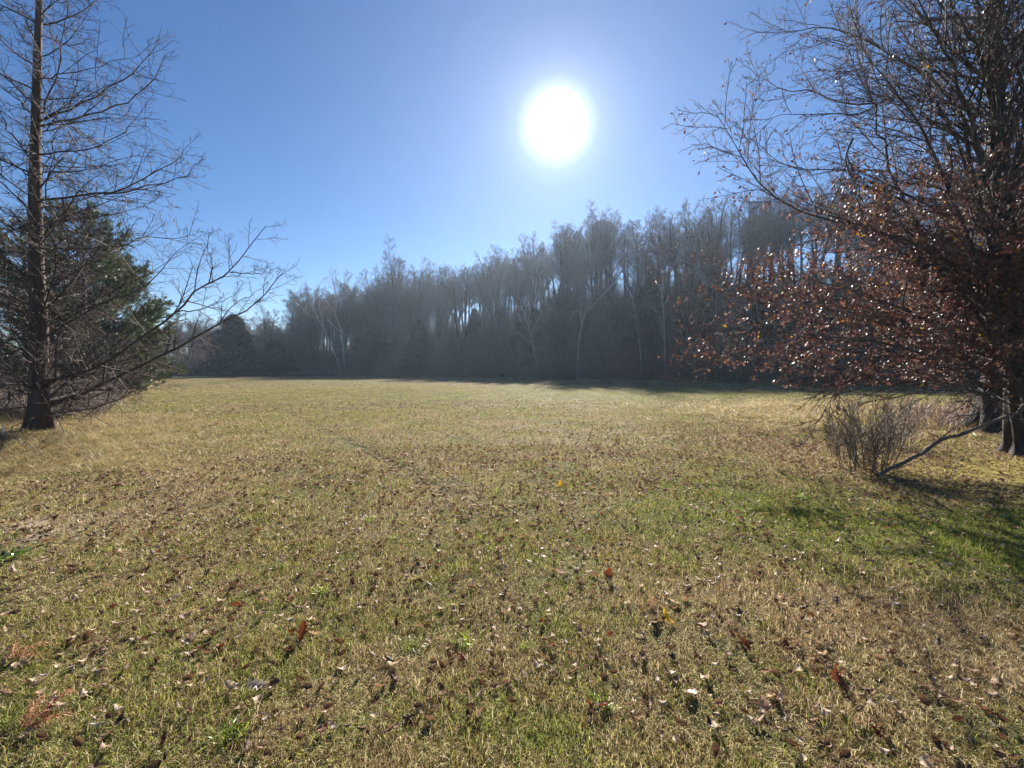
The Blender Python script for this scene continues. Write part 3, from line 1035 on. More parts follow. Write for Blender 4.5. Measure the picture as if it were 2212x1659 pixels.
# white stake at its foot
xx, yy = ground_at(99, 934)
bg_ = Bag(); bg_.add([(0, 0, -0.03), (-0.01, 0, 0.1), (-0.03, 0.01, 0.26)], [0.018, 0.018, 0.014], 8)
M_white = bark('white_plastic', (0.6, 0.6, 0.58), (0.8, 0.8, 0.78), 3, 0.5, 1, 0)
o = link('stake', bg_.mesh('stake'), M_white); o.location = (xx, 9.9, hz(xx, 9.9) + 0.02)
tag(o, 'thin white stake leaning at the foot of the leafless conifer', 'stake')


# ------------------------------------------------------------------ evergreens
def needle_cloud(name, tufts_, n_per, length, width, origin, rs, droop=0.0, spread_=1.0):
    """tufts_: (m,6) point + direction; each carries n needles, a thin triangle each"""
    T_ = np.array(tufts_, float)
    m_ = len(T_)
    p_ = np.repeat(T_[:, :3], n_per, 0)
    d_ = np.repeat(T_[:, 3:], n_per, 0) + rs.normal(0, spread_ * 0.55, (m_ * n_per, 3))
    d_[:, 2] -= droop
    d_ /= np.linalg.norm(d_, axis=1, keepdims=True)
    w = rs.normal(0, 1, (m_ * n_per, 3))
    w = np.cross(d_, w); w /= np.linalg.norm(w, axis=1, keepdims=True)
    L = length * rs.uniform(0.6, 1.15, (m_ * n_per, 1))
    p_ = p_ + rs.normal(0, length * 0.12, p_.shape)
    mid = p_ + d_ * L * 0.45
    V = np.stack([p_, mid + w * width * 0.5, mid - w * width * 0.5, p_ + d_ * L], 1).reshape(-1, 3) - np.array(origin)[None]
    o_ = np.arange(m_ * n_per)[:, None] * 4
    F = np.stack([o_ + [[0, 1, 2]], o_ + [[1, 3, 2]]], 1).reshape(-1, 3)
    rv = np.repeat(np.clip(np.repeat(rs.rand(m_), n_per) * 0.8 + rs.rand(m_ * n_per) * 0.2, 0, 1), 4)
    return mesh_np(name, V, F, smooth=False, attrs={'rnd': rv})


def pine(x, y, H, rad, label, seed, mat, dens=1.0, tuft=0.2, zlow=0.06, group=None, name='pine_tree'):
    rnd = random.Random(seed); rs = np.random.RandomState(seed)
    z0 = hz(x, y)
    root = empty(name, (x, y, z0), label, 'tree', group)
    prof = [(x, y, z0 - 0.1, 0.02 * H + 0.03), (x, y, z0 + H * 0.5, 0.012 * H), (x + 0.1, y, z0 + H, 0.02)]
    link('trunk', trunk_mesh('trunk', prof, (x, y, z0), 0.2, 5, 10), M_pear, root)
    bag = Bag(); tf = []
    nb = int(60 * dens)
    for i in range(nb):
        t_ = zlow + (1 - zlow) * (i + rnd.random()) / nb
        az = rnd.uniform(0, 6.28)
        prof_ = (math.sin(min(1.0, (1 - t_) * 1.25 + 0.08) * math.pi / 2)) ** 0.8
        L = rad * prof_ * rnd.uniform(0.6, 1.15)
        el = rnd.uniform(-0.05, 0.35) + 0.4 * t_
        d_ = (math.cos(az) * math.cos(el), math.sin(az) * math.cos(el), math.sin(el))
        q_ = wander((x, y, z0 + H * t_), d_, L, 6, 0.08, 0.05, rnd)
        bag.add(q_, [max(0.035 * (1 - j / 6), 0.008) for j in range(6)], 5)
        for j in range(int(9 * L / rad * 2 + 3)):
            u = rnd.uniform(0.25, 1.0) ** 0.7
            p_, dd = along(q_, u)
            s2 = wander(p_, spread(dd, rnd.uniform(0.3, 1.0), rnd.uniform(0, 6.28)), rnd.uniform(0.25, 0.7) * rad / 3.2, 3, 0.1, 0.1, rnd)
            bag.add(s2, [0.012, 0.009, 0.006], 3)
            for w_ in range(5):
                pp, d2 = along(s2, rnd.uniform(0.2, 1))
                tf.append((*pp, d2[0], d2[1], d2[2] + 0.35))
    link('branches', bag.mesh('branches', (x, y, z0)), M_pear, root)
    o = link('foliage', needle_cloud('foliage', tf, 9, tuft, tuft * 0.11, (x, y, z0), rs), mat, root)
    o['kind'] = 'stuff'
    return root


pine(-21.8, 22, 9.2, 3.5, 'bushy green pine behind the leafless conifer, its tufted top against the sky', 5, M_pine, 2.4, zlow=0.02)
pine(-26.5, 23.5, 8.6, 4.0, 'darker pine at the left edge beyond the bushy green pine', 6, M_pine, 2.0, zlow=0.02)
pine(-24.0, 26, 7.6, 3.2, 'low yellow green pine right of the bushy green pine', 8, M_pine, 1.9, 0.22, zlow=0.02)
pine(-30, 31, 8.5, 4, 'dark pine standing farthest back at the left edge', 9, M_pine, 1.2, 0.24)


def cedar(x, y, H, rad, label, seed, group=None):
    rnd = random.Random(seed); rs = np.random.RandomState(seed)
    z0 = hz(x, y)
    root = empty('cedar_tree', (x, y, z0), label, 'tree', group)
    link('trunk', trunk_mesh('trunk', [(x, y, z0 - 0.1, 0.35), (x, y, z0 + H * 0.4, 0.2), (x, y, z0 + H * 0.97, 0.03)], (x, y, z0), 0.3, 5, 8), M_pear, root)
    tf = []
    for i in range(int(2600 * (H / 11) * (rad / 5))):
        t_ = rnd.random() ** 1.2
        rr_ = rad * (1 - t_) ** (0.6 if seed < 34 else 0.75 + 0.06 * (seed % 5)) * (0.9 + 0.12 * math.sin(t_ * 23 + seed) + rnd.uniform(-0.12, 0.12)) * math.sqrt(rnd.uniform(0.2, 1))
        az = rnd.uniform(0, 6.28)
        rr_ *= 1 + 0.2 * math.sin(3 * az + seed + 5 * t_)
        tf.append((x + rr_ * math.cos(az), y + rr_ * math.sin(az), z0 + 0.7 + (H - 0.9) * t_ + 0.1 * rr_,
                   math.cos(az), math.sin(az), 0.7))
    o = link('foliage', needle_cloud('foliage', tf, 10, 0.55, 0.09, (x, y, z0), rs), M_cedar, root)
    o['kind'] = 'stuff'
    return root


c1 = P(508, 812, 88)
cedar(c1[0], 88, 12.6, 5.6, 'broad dark cedar standing alone at the far left end of the field', 31)
cedar(c1[0] + 7, 90, 7.5, 4.2, 'lower dark cedar touching the right side of the broad cedar', 32)
cedar(-77.5, 91, 8, 2.8, 'small dark cedar among bare trees at the far left', 33)
for i, (px, py, Y_, H_, r_) in enumerate(((840, 815, 92, 12, 5), (905, 815, 86, 10, 4.5), (1010, 818, 80, 11, 4.5), (1105, 820, 74, 11, 4.5), (1180, 820, 69, 12, 4.5),
                                          (1290, 822, 64, 10, 4), (1370, 824, 60, 12, 4), (1460, 826, 57, 12, 4.2), (1560, 828, 52, 11, 4),
                                          (1650, 828, 49, 11, 4), (1760, 830, 46, 11, 4), (1880, 832, 43, 10, 4), (1990, 835, 40, 10, 4), (760, 812, 99, 11, 4.5))):
    p_ = P(px, py, Y_)
    wh = ('just right of the brush pile', 'second to the right of the brush pile', 'left of the middle of the wood', 'at the middle of the wood', 'left of the slim pale bent tree',
          'just right of the slim pale bent tree', 'left of the thin pale trunk', 'right of the straight pale trunk', 'at the outer tips of the red leaved tree', 'behind the left side of the red leaved tree',
          'behind the lower crown of the red leaved tree', 'beyond the upright twiggy shrub', 'beyond the bramble patches', 'directly behind the brush pile')[i]
    cedar(p_[0] + (i * 37 % 7 - 3) * 0.8, Y_ + 2.0 + (i % 3) * 2, H_ * (0.72 + 0.09 * (i * 5 % 6)), r_ * 0.9, 'dark evergreen in the wood fringe, ' + wh, 40 + i, 'evergreens in the lower fringe of the wood')

# ------------------------------------------------------------------ the bare wood, tree by tree
def forest_tree(seed, H, r0, low, fan, n1, lean=0.0, fork=False):
    rnd = random.Random(seed)
    tb, cb = Bag(), Bag()
    d = norm((lean, rnd.gauss(0, 0.03), 1))
    stem = wander((0, 0, -0.3), d, H * 0.84, 12, 0.035, 0.02, rnd)
    tb.add(stem, [max(r0 * (1 - 0.85 * j / 11), 0.03) for j in range(12)], 7)
    stems = [(stem, r0, H, low)]
    if fork:
        p_, dd = along(stem, 0.4)
        s2 = wander(p_, spread(dd, 0.35, rnd.uniform(0, 6.28)), H * 0.58, 9, 0.04, 0.05, rnd)
        tb.add(s2, [max(r0 * 0.6 * (1 - 0.85 * j / 8), 0.03) for j in range(9)], 6)
        stems.append((s2, r0 * 0.6, H * 0.6, 0.2))
    par = [(n1 * 0.85, low, fan, 0.33, 0.07, 0.10, 7, 0.026), (9, 0.15, 0.7, 0.45, 0.03, 0.12, 4, 0.014),
           (7, 0.12, 0.75, 0.5, 0.02, 0.14, 3, 0.0085), (6, 0.15, 0.7, 0.62, 0.02, 0.1, 2, 0.006)]
    for (s_, rr_, LL, lo) in stems:
        pp = list(par)
        pp[0] = (n1 * 0.85 if s_ is stem else n1 * 0.5, lo, fan, 0.33, 0.07, 0.10, 7, 0.026)
        children([tb, cb], s_, rr_ * 0.75, 0.03, LL, 0, pp, rnd, None)
    return tb.mesh('trunk'), cb.mesh('crown')


variants = []
for i, (H, r0, low, fan, n1, lean, fork) in enumerate((
        (16, 0.28, 0.52, 0.62, 15, 0.02, False), (17, 0.32, 0.48, 0.66, 16, -0.03, True), (15, 0.24, 0.58, 0.55, 13, 0.05, False),
        (18, 0.36, 0.46, 0.7, 16, 0.0, True), (14, 0.18, 0.4, 0.7, 15, -0.06, False), (16, 0.23, 0.35, 0.85, 17, 0.04, True),
        (10, 0.13, 0.12, 0.9, 20, 0.08, False), (9, 0.11, 0.08, 0.95, 20, -0.1, True))):
    tm_, cm_ = forest_tree(100 + i, H, r0, low, fan, n1, lean, fork)
    tm_.materials.append(M_wood); cm_.materials.append(M_woodtw)
    variants.append((tm_, cm_))


def plant(x, y, v, s_, rz, label, group, name='bare_tree', zs=1.0):
    root = empty(name, (x, y, hz(x, y)), label, 'tree', group, rz)
    root.scale = (s_, s_, s_ * zs)
    link('trunk', variants[v][0], None, root)
    link('crown', variants[v][1], None, root)
    return root


Rw = random.Random(77)
placed = []


def far_enough(x, y, d):
    for (a, b_) in placed:
        if (a - x) ** 2 + (b_ - y) ** 2 < d * d: return False
    placed.append((x, y))
    return True


zones = [  # x range, s range, count, variants, scale, spacing, label, group
    ((-26, 66), (26, 42), 88, (0, 1, 2, 3, 4, 5), (1.03, 1.22), 1.7, 'bare tree on the crest of the wooded ridge', 'bare trees along the crest of the ridge'),
    ((-30, 66), (8, 25), 60, (0, 1, 2, 3, 5), (0.92, 1.12), 2.0, 'bare tree on the shaded slope', 'bare trees on the shaded slope'),
    ((-92, -26), (3, 34), 66, (0, 1, 3, 5), (1.2, 1.45), 2.4, 'bare tree in the lower wood', 'bare trees of the lower wood'),
    ((-92, 62), (0.5, 9), 74, (6, 7, 6, 7, 4), (0.7, 1.2), 1.4, 'small bushy bare tree at the field edge', 'small bare trees at the field edge'),
]
for (xr, sr, cnt, vs, scr, sp, lb_, gp) in zones:
    done = 0; tries = 0
    while done < cnt and tries < 4000:
        tries += 1
        x = Rw.uniform(*xr); s_ = Rw.uniform(*sr)
        y = float(np.interp(x, EX, EY)) + s_ / 0.8
        if x < -64 and s_ < 25 and Rw.random() < 0.5: continue
        if not far_enough(x, y, sp): continue
        sc_ = Rw.uniform(*scr)
        if x < -59: sc_ *= 0.62
        if x > 24: sc_ *= 0.9
        ppx = CX + x / y * FPX
        if gp.startswith('bare trees of the lower'): wh = ' left of the broad cedar' if ppx < 460 else ' behind the broad cedar' if ppx < 600 else ' over the brush pile' if ppx < 720 else ' between brush pile and tallest trees'
        else: wh = ' left of the brush pile' if ppx < 640 else ' right of the brush pile' if ppx < 900 else ' near the middle' if ppx < 1120 else ' below the sun' if ppx < 1300 else ' right of the sun' if ppx < 1560 else ' behind the red leaved tree'
        plant(x, y, Rw.choice(vs), sc_, Rw.uniform(0, 6.28), lb_ + wh, gp)
        done += 1

fw = []
for (a_, b_) in variants[:6]:
    j_ = a_.copy(); k_ = b_.copy()
    na_, nb_ = len(j_.vertices), len(k_.vertices)
    va = np.empty(na_ * 3, np.float32); j_.vertices.foreach_get('co', va)
    vb = np.empty(nb_ * 3, np.float32); k_.vertices.foreach_get('co', vb)
    qa = np.empty(len(j_.loops), np.int32); j_.loops.foreach_get('vertex_index', qa)
    qb = np.empty(len(k_.loops), np.int32); k_.loops.foreach_get('vertex_index', qb)
    ra = np.zeros(na_); rb = NR.rand(nb_)
    fw.append(mesh_np('wood_tree', np.concatenate([va, vb]).reshape(-1, 3), quads=np.concatenate([qa, qb + na_]).reshape(-1, 4),
                      attrs={'rnd': np.concatenate([ra, rb])}))
C_fw = source('wood_tree', fw, M_woodtw)
pts_, sz_ = [], []
tries = 0
while len(pts_) < 430 and tries < 9000:
    tries += 1
    x = Rw.uniform(-120, 90); s_ = Rw.uniform(8, 75)
    if x > -26 and s_ > 38: continue
    if x > -20 and s_ < 20 and Rw.random() < 0.4: continue
    y = float(np.interp(x, EX, EY)) + s_ / 0.8
    if not far_enough(x, y, 1.7): continue
    pts_.append((x, y, hz(x, y))); sz_.append(Rw.uniform(0.95, 1.14) * (0.7 if x < -59 else 1.2 if x < -20 else 0.9 if x > 24 else 1))
sz_ = np.array(sz_)
scatter('deep_wood', 'the mass of bare trees filling the wood behind the front trees', pts_, NR.rand(len(pts_)) * 6.283,
        np.stack([sz_] * 3, 1), NR.randint(0, 6, len(pts_)), C_fw)

# single trees that stand out
for (px, py_top, Y_, v, lb_) in ((852, 528, 104, 3, 'tall bare tree rising above the lower wood, left of centre'),
                                 (905, 545, 106, 5, 'second tall bare tree right of the one rising above the lower wood'),
                                 (1150, 502, 86, 1, 'round topped bare tree rising above the ridge line near the centre'),
                                 (1290, 450, 80, 3, 'tall broad bare tree below and right of the sun'),
                                 (1445, 425, 76, 1, 'highest bare tree on the ridge, right of the sun'),
                                 (575, 655, 92, 3, 'dark open bare tree rising behind the broad cedar'),
                                 (455, 690, 98, 5, 'pale open bare tree left of the broad cedar')):
    x, _, zt = P(px, py_top, Y_)
    H = zt - hz(x, Y_)
    nomH = (16, 17, 15, 18, 14, 16, 10, 9)[v]
    plant(x, Y_, v, H / nomH / 0.97, Rw.uniform(0, 6.28), lb_, None)

# pale barked trees leaning at the edge of the wood
def pale_tree(pts2, Y_, rpx, label, seed, sub=()):
    rnd = random.Random(seed)
    p3 = smooth_poly([P(a, b_, Y_ - 0.3 * i) for i, (a, b_) in enumerate(pts2)], 12)
    x0, y0 = p3[0][0], p3[0][1]
    o_ = (x0, y0, hz(x0, y0))
    p3[0] = (x0, y0, o_[2] - 0.1)
    root = empty('sycamore_tree', o_, label, 'tree')
    tb, cb = Bag(), Bag()
    r0 = rpx / FPX * Y_ * 0.5
    tb.add(p3, [max(r0 * (1 - 0.7 * j / 11), 0.05) for j in range(12)], 7)
    for s_ in sub:
        q_ = smooth_poly([P(a, b_, Y_ - 0.8) for (a, b_) in s_], 8)
        tb.add(q_, [max(r0 * 0.6 * (1 - 0.7 * j / 7), 0.03) for j in range(8)], 5)
        children([tb, cb], q_, r0 * 0.4, 0.03, plen(q_) * 0.8, 0, [(5, 0.3, 0.7, 0.4, 0.05, 0.12, 5, 0.03), (6, 0.2, 0.7, 0.5, 0.05, 0.12, 4, 0.02), (5, 0.2, 0.7, 0.5, 0.04, 0.12, 3, 0.014)], rnd, None)
    children([tb, cb], p3, r0 * 0.5, 0.03, plen(p3) * 0.7, 0,
             [(8, 0.4, 0.7, 0.4, 0.06, 0.12, 5, 0.03), (6, 0.2, 0.7, 0.5, 0.05, 0.12, 4, 0.02), (5, 0.2, 0.7, 0.5, 0.04, 0.12, 3, 0.014)], rnd, None)
    link('trunk', tb.mesh('trunk', o_), M_syc, root)
    link('crown', cb.mesh('crown', o_), M_syctw, root)


pale_tree([(745, 800), (738, 719), (725, 680), (727, 647), (718, 600)], 93, 4, 'pale barked tree with a crooked white fork in the lower wood', 1, ([(738, 719), (712, 695), (708, 688)], [(727, 650), (745, 620), (757, 590)]))
pale_tree([(735, 790), (720, 758), (700, 712), (683, 680), (655, 630)], 91, 3, 'slim pale tree leaning left beside the white forked tree', 2, ([(700, 712), (690, 660), (690, 610)],))
pale_tree([(1247, 821), (1250, 745), (1262, 684), (1285, 655), (1330, 608)], 58, 4, 'slim pale tree bending right on the slope under the sun', 3, ([(1262, 684), (1248, 672), (1236, 676)],))
pale_tree([(1438, 820), (1436, 760), (1434, 690), (1428, 620)], 53, 4, 'straight pale trunk at the foot of the slope, left of the red leaved tree', 4)
pale_tree([(1385, 820), (1384, 770), (1378, 720), (1372, 660)], 55, 3, 'thin pale trunk left of the straight pale trunk', 5)
pale_tree([(1165, 815), (1150, 740), (1140, 700), (1125, 660)], 67, 3, 'thin pale tree leaning left on the slope at the centre', 6, ([(1150, 740), (1120, 722), (1100, 722)],))

# undergrowth of the wood
us = []
for i in range(6):
    rnd = random.Random(300 + i)
    bg_ = Bag()
    for j in range(13):
        p_ = (rnd.gauss(0, 0.9), rnd.gauss(0, 0.9), -0.2)
        L = rnd.uniform(2.0, 5.5)
        q_ = wander(p_, norm((rnd.gauss(0, 0.35), rnd.gauss(0, 0.35), 1)), L, 6, 0.1, 0.03, rnd)
        bg_.add(q_, [0.04 * (1 - j2 / 7) for j2 in range(6)], 3)
        children([bg_], q_, 0.03, 0.012, L, 0, [(7, 0.15, 0.8, 0.4, 0.05, 0.14, 4, 0.016), (5, 0.1, 0.8, 0.45, 0.02, 0.15, 3, 0.012), (3, 0.1, 0.8, 0.5, 0, 0.15, 2, 0.01)], rnd, None)
    us.append(bg_.mesh('undergrowth_clump'))
C_under = source('undergrowth_clump', us, M_brush)
nU = 1500
x = NR.uniform(-96, 70, nU)
s_ = NR.uniform(0.3, 1, nU) ** 1.3 * 34
s_ = np.where(NR.rand(nU) < 0.45, NR.uniform(0.5, 8, nU), s_)
y = np.interp(x, EX, EY) + s_ / 0.8
sz = NR.uniform(0.6, 1.25, nU) * np.where(s_ > 26, 0.55, 1.0)
scatter('undergrowth', 'dense leafless undergrowth filling the shaded foot and slope of the wood',
        np.stack([x, y, height(x, y)], 1), NR.rand(nU) * 6.283, np.stack([sz, sz, sz], 1), NR.randint(0, 6, nU), C_under)
x = NR.uniform(-96, 60, 900); s_ = NR.uniform(-2.2, 1.0, 900)
kp = NR.rand(900) < 0.35 + 0.9 * (vnoise(x, x * 0, 0.8, 1.0) - 0.3)
x, s_ = x[kp], s_[kp]
y = np.interp(x, EX, EY) + s_ / 0.8
sz = NR.uniform(0.12, 0.42, len(x))
scatter('edge_brambles', 'low ragged brambles and saplings along the foot of the wood', np.stack([x, y, height(x, y)], 1),
        NR.rand(len(x)) * 6.283, np.stack([sz, sz, sz], 1), NR.randint(0, 6, len(x)), C_under)
# low brush behind and left of the leafless conifer
nB = 620
y = 13.5 + 82 * NR.rand(nB) ** 1.6
x = -0.86 * y - 1.5 - 16 * NR.rand(nB) ** 1.3
sz = NR.uniform(0.25, 0.6, nB) * np.clip(y / 30, 0.6, 1.8)
scatter('brush_thicket', 'tangled brown brush beyond the leafless conifer at the left edge',
        np.stack([x, y, height(x, y)], 1), NR.rand(nB) * 6.283, np.stack([sz, sz, sz * 0.8], 1), NR.randint(0, 6, nB), C_under)
for i in range(16):
    y = 30 + i * 4.4
    x = -0.9 * y - Rw.uniform(2, 9)
    plant(x, y, Rw.choice((4, 5, 6, 7)), Rw.uniform(0.4, 0.62), Rw.uniform(0, 6.28), 'bare tree in the strip of brush along the left side of the field', 'bare trees along the left side')

# the brush pile at the far edge
p_ = P(678, 813, 93)
root = empty('brush_pile', (p_[0], 93, hz(p_[0], 93)), 'low dark mound of piled brush at the far edge of the field', 'brush pile')
th = np.linspace(0, 2 * math.pi, 25)[:-1]
V = [(0, 0, 2.0)]; F = []
for k_, (rr_, zz_) in enumerate(((1.0, 1.85), (2.2, 1.35), (3.4, 0.7), (4.6, 0.15), (5.2, -0.2))):
    for a in th:
        f = 1 + 0.14 * math.sin(3 * a + k_) + 0.08 * R.uniform(-1, 1)
        V.append((rr_ * f * math.cos(a), rr_ * 0.6 * f * math.sin(a), zz_ + 0.12 * R.uniform(-1, 1)))
T3 = [(0, 1 + i, 1 + (i + 1) % 24) for i in range(24)]
for k_ in range(4):
    for i in range(24):
        a = 1 + k_ * 24 + i; b_ = 1 + k_ * 24 + (i + 1) % 24
        F.append((a, a + 24, b_ + 24, b_))
M_mound = bark('mound_brown', (0.03, 0.022, 0.018), (0.09, 0.065, 0.05), 3, 0.95, 1, 1)
link('heap', mesh_np('heap', V, T3, quads=F), M_mound, root)
bg_ = Bag()
for i in range(500):
    a = R.uniform(0, 6.28); q = R.random() ** 0.5
    pz = (4.3 * q * math.cos(a), 2.6 * q * math.sin(a), 2.0 * (1 - q ** 1.5))
    bg_.add(wander(pz, norm((R.gauss(0, 1), R.gauss(0, 1), R.uniform(0, .8))), R.uniform(0.4, 1.3), 4, 0.15, -0.03, R), [0.02, 0.017, 0.014, 0.01], 3)
o = link('sticks', bg_.mesh('sticks'), M_brush, root); o['kind'] = 'stuff'
# dark stump by the far left edge
p_ = P(421, 808, 94)
o = link('stump', trunk_mesh('stump', [(0, 0, -0.1, 0.62), (0, 0, 0.5, 0.5), (0.02, 0, 1.2, 0.47), (0.02, 0, 1.25, 0.3), (0.02, 0, 1.26, 0.01)], (0, 0, 0), 0.3, 5, 14), M_mound)
o.location = (p_[0], 94, hz(p_[0], 94))
tag(o, 'squat dark stump at the far left end of the field', 'stump')

# ------------------------------------------------------------------ the red leaved tree at the right
def D5(u, v): return (1476 + u * 0.3327, v * 0.3327)
def D6(u, v): return (1476 + u * 0.3906, 432 + v * 0.3906)
def DT(u, v): return (1852 + u * 0.2172, v * 0.2172)


PY = 7.8
Rp = random.Random(5)
b0 = P(2212, 990, PY)
base_p3 = (b0[0], PY, hz(b0[0], PY) - 0.05)
root_p = empty('red_leaved_tree', base_p3, 'many stemmed tree with glossy dark red leaves at the right edge', 'tree')
prof = []
for (px, py, wpx) in ((2222, 1003, 78), (2218, 960, 66), (2206, 880, 58), (2196, 780, 50), (2184, 660, 44), (2170, 520, 42), (2160, 360, 36),
                      (2152, 200, 30), (2148, 60, 24), (2146, -100, 17), (2150, -300, 10), (2150, -480, 4)):
    prof.append((*P(px, py, PY), wpx / FPX * PY / 2 * 0.8))
prof[0] = (prof[0][0], PY, base_p3[2], prof[0][3])
link('trunk', trunk_mesh('trunk', prof, base_p3, 0.8, 5, 28, 0.12), M_trunk, root_p)


def ptx(py): return float(np.interp(py, [-480, -100, 60, 200, 360, 520, 660, 780, 880, 1003], [2150, 2146, 2148, 2152, 2160, 2170, 2184, 2196, 2206, 2222]))


tips = []
par_p = [(19, 0.08, 0.62, 0.34, 0.015, 0.10, 6, 0.0065), (8, 0.1, 0.7, 0.40, 0.0, 0.14, 4, 0.0042), (4, 0.15, 0.75, 0.42, 0.0, 0.15, 3, 0.0032)]
ptw = Bag()


def pear_limb(p3, r0, k=14, par=par_p, L=None, end=0.12):
    q_ = smooth_poly(p3, k)
    q_ = [tuple(c + Rp.gauss(0, 0.015) for c in p_) if 0 < i < k - 1 else p_ for i, p_ in enumerate(q_)]
    rad = [max(r0 * (1 - (1 - end) * (i / (k - 1)) ** 0.9), 0.005) for i in range(k)]
    lb_ = Bag(); lb_.add(q_, rad, 7)
    L = L or plen(q_)
    pp = [(par[0][0] * min(1.4, max(0.2, L / 4.0)), *par[0][1:])] + par[1:]
    children([lb_, ptw], q_, r0, rad[-1], max(L, 1.2), 0, pp, Rp, tips)
    tips.append((q_[6:], 1))
    link('limb', lb_.mesh('limb', base_p3), M_pear if r0 > 0.02 else M_peartw, root_p)


plimbs = [
    ([DT(1480, 1700), DT(1350, 900), DT(1270, 400), DT(1190, -20), DT(1150, -300)], 0.6, 12, 560),
    ([(2184, 620), DT(1180, 1400), DT(1100, 1100), DT(1000, 900), DT(920, 620), DT(780, 350), DT(660, 120), DT(610, -40), DT(560, -250)], -0.7, 8, 640),
    ([(2190, 700), (2110, 440), DT(1080, 1250), DT(930, 1000), DT(700, 770), DT(500, 640), DT(320, 560), DT(100, 420), D5(1050, 210), D5(900, 165), D5(780, 200), D5(650, 205)], 0.8, 8, 700),
    ([(2120, 480), DT(1080, 1600), DT(850, 1130), DT(700, 940), DT(520, 700), DT(480, 640)], 0.3, 6, None),
    ([(2190, 760), (2080, 480), DT(750, 1500), DT(640, 1300), DT(530, 1100), DT(400, 930), DT(250, 760), DT(130, 620), DT(60, 480)], -1.0, 6.5, 760),
    ([(2192, 800), (2030, 560), DT(310, 1700), DT(290, 1450), DT(180, 1300), DT(170, 1080), D5(1150, 520), D5(1100, 400), D5(1030, 250)], 1.6, 7, 800),
    ([D5(1220, 660), D5(1180, 500), D5(1100, 200), D5(1180, 60), D5(1200, -60)], 1.6, 3.5, None),
    ([DT(1300, 900), DT(1200, 450), DT(1100, 350), DT(1000, 120), DT(900, 0), DT(860, -150)], -1.2, 6, 300),
    ([(2180, 640), (2040, 560), (1960, 520), (1880, 500), D5(1180, 1450), D5(950, 1430), D5(650, 1320), D5(500, 1190), D5(400, 1060), D5(300, 880), D5(215, 740)], -0.6, 6, 700),
    ([(2192, 760), (2040, 720), (1940, 705), (1850, 690), (1749, 682), (1613, 643), (1540, 600), (1476, 557)], 1.6, 6, 770),
    ([D6(1440, 690), D6(1100, 560), D6(850, 470), D6(560, 430), D6(300, 440)], 0.5, 5, None),
    ([(2196, 820), D6(1500, 900), D6(1150, 800), D6(900, 760), D6(600, 740), D6(300, 700), D6(90, 690)], -0.7, 6, 820),
    ([(2200, 860), D6(1600, 1000), D6(1200, 940), D6(900, 900), D6(600, 880), D6(300, 870), D6(80, 880)], 0.9, 5.5, 860),
    ([(2202, 880), D6(1650, 1060), D6(1300, 1010), D6(1000, 980), D6(800, 990)], -1.3, 4.5, 880),
    ([D5(1330, 1110), D5(1100, 1110), D5(800, 1100), D5(600, 1040), D5(450, 900)], 1.4, 4, None),
    ([D5(1240, 670), D5(1000, 660), D5(850, 600), D5(650, 580), D5(500, 500), D5(440, 450)], 1.0, 3.6, None),
    ([D5(1350, 640), D5(1150, 730), D5(1000, 740), D5(700, 740), D5(500, 780)], 0.6, 3.6, None),
    ([DT(1400, 900), DT(1520, 600), DT(1560, 380), DT(1450, 200), DT(1400, 0), DT(1380, -200)], -0.6, 7, 400),
    ([DT(1480, 1900), DT(1620, 1400), DT(1640, 900), DT(1600, 500), DT(1720, 200), DT(1800, -100)], 0.5, 8, 500),
    ([(1835, 800), (1806, 833), (1781, 885), (1767, 914), (1724, 966)], -1.2, 1.6, None),
    ([D6(420, 820), D6(250, 800), D6(150, 820), D6(30, 870)], 0.2, 2.2, None),
    ([D5(1100, 900), D5(1060, 1050), D5(1130, 1280), D5(1190, 1520)], -1.5, 3.0, None),
]
for pts2, dep, rp_, start in plimbs:
    if start is not None:
        pts2 = [(ptx(start), start)] + pts2
        d0 = PY
    else:
        d0 = PY + dep
    m_ = len(pts2)
    p3 = [P(a, b_, d0 + (PY + dep - d0) * min(1, 1.3 * i / (m_ - 1))) for i, (a, b_) in enumerate(pts2)]
    pear_limb(p3, rp_ / FPX * PY * 0.62, 16 if m_ > 6 else 12, L=min(plen(p3), 5.5))
for i in range(64):
    t_ = i / 64
    py = 870 - 1000 * t_
    c0 = P(ptx(py), py, PY)
    az = i * 2.399 + 0.4
    el = 0.35 + 0.5 * Rp.random() + 0.3 * t_
    L = (4.6 - 1.9 * t_) * Rp.uniform(0.65, 1.05)
    d_ = (math.cos(az) * math.cos(el), math.sin(az) * math.cos(el), math.sin(el))
    if d_[1] < -0.3: L *= 0.62
    q_ = wander(c0, d_, L, 6, 0.07, -0.01 if i % 3 else 0.04, Rp)
    pear_limb(q_, 0.04 * Rp.uniform(0.5, 1.0), 9)
o = link('twigs', ptw.mesh('twigs', base_p3), M_peartw, root_p); o['kind'] = 'stuff'


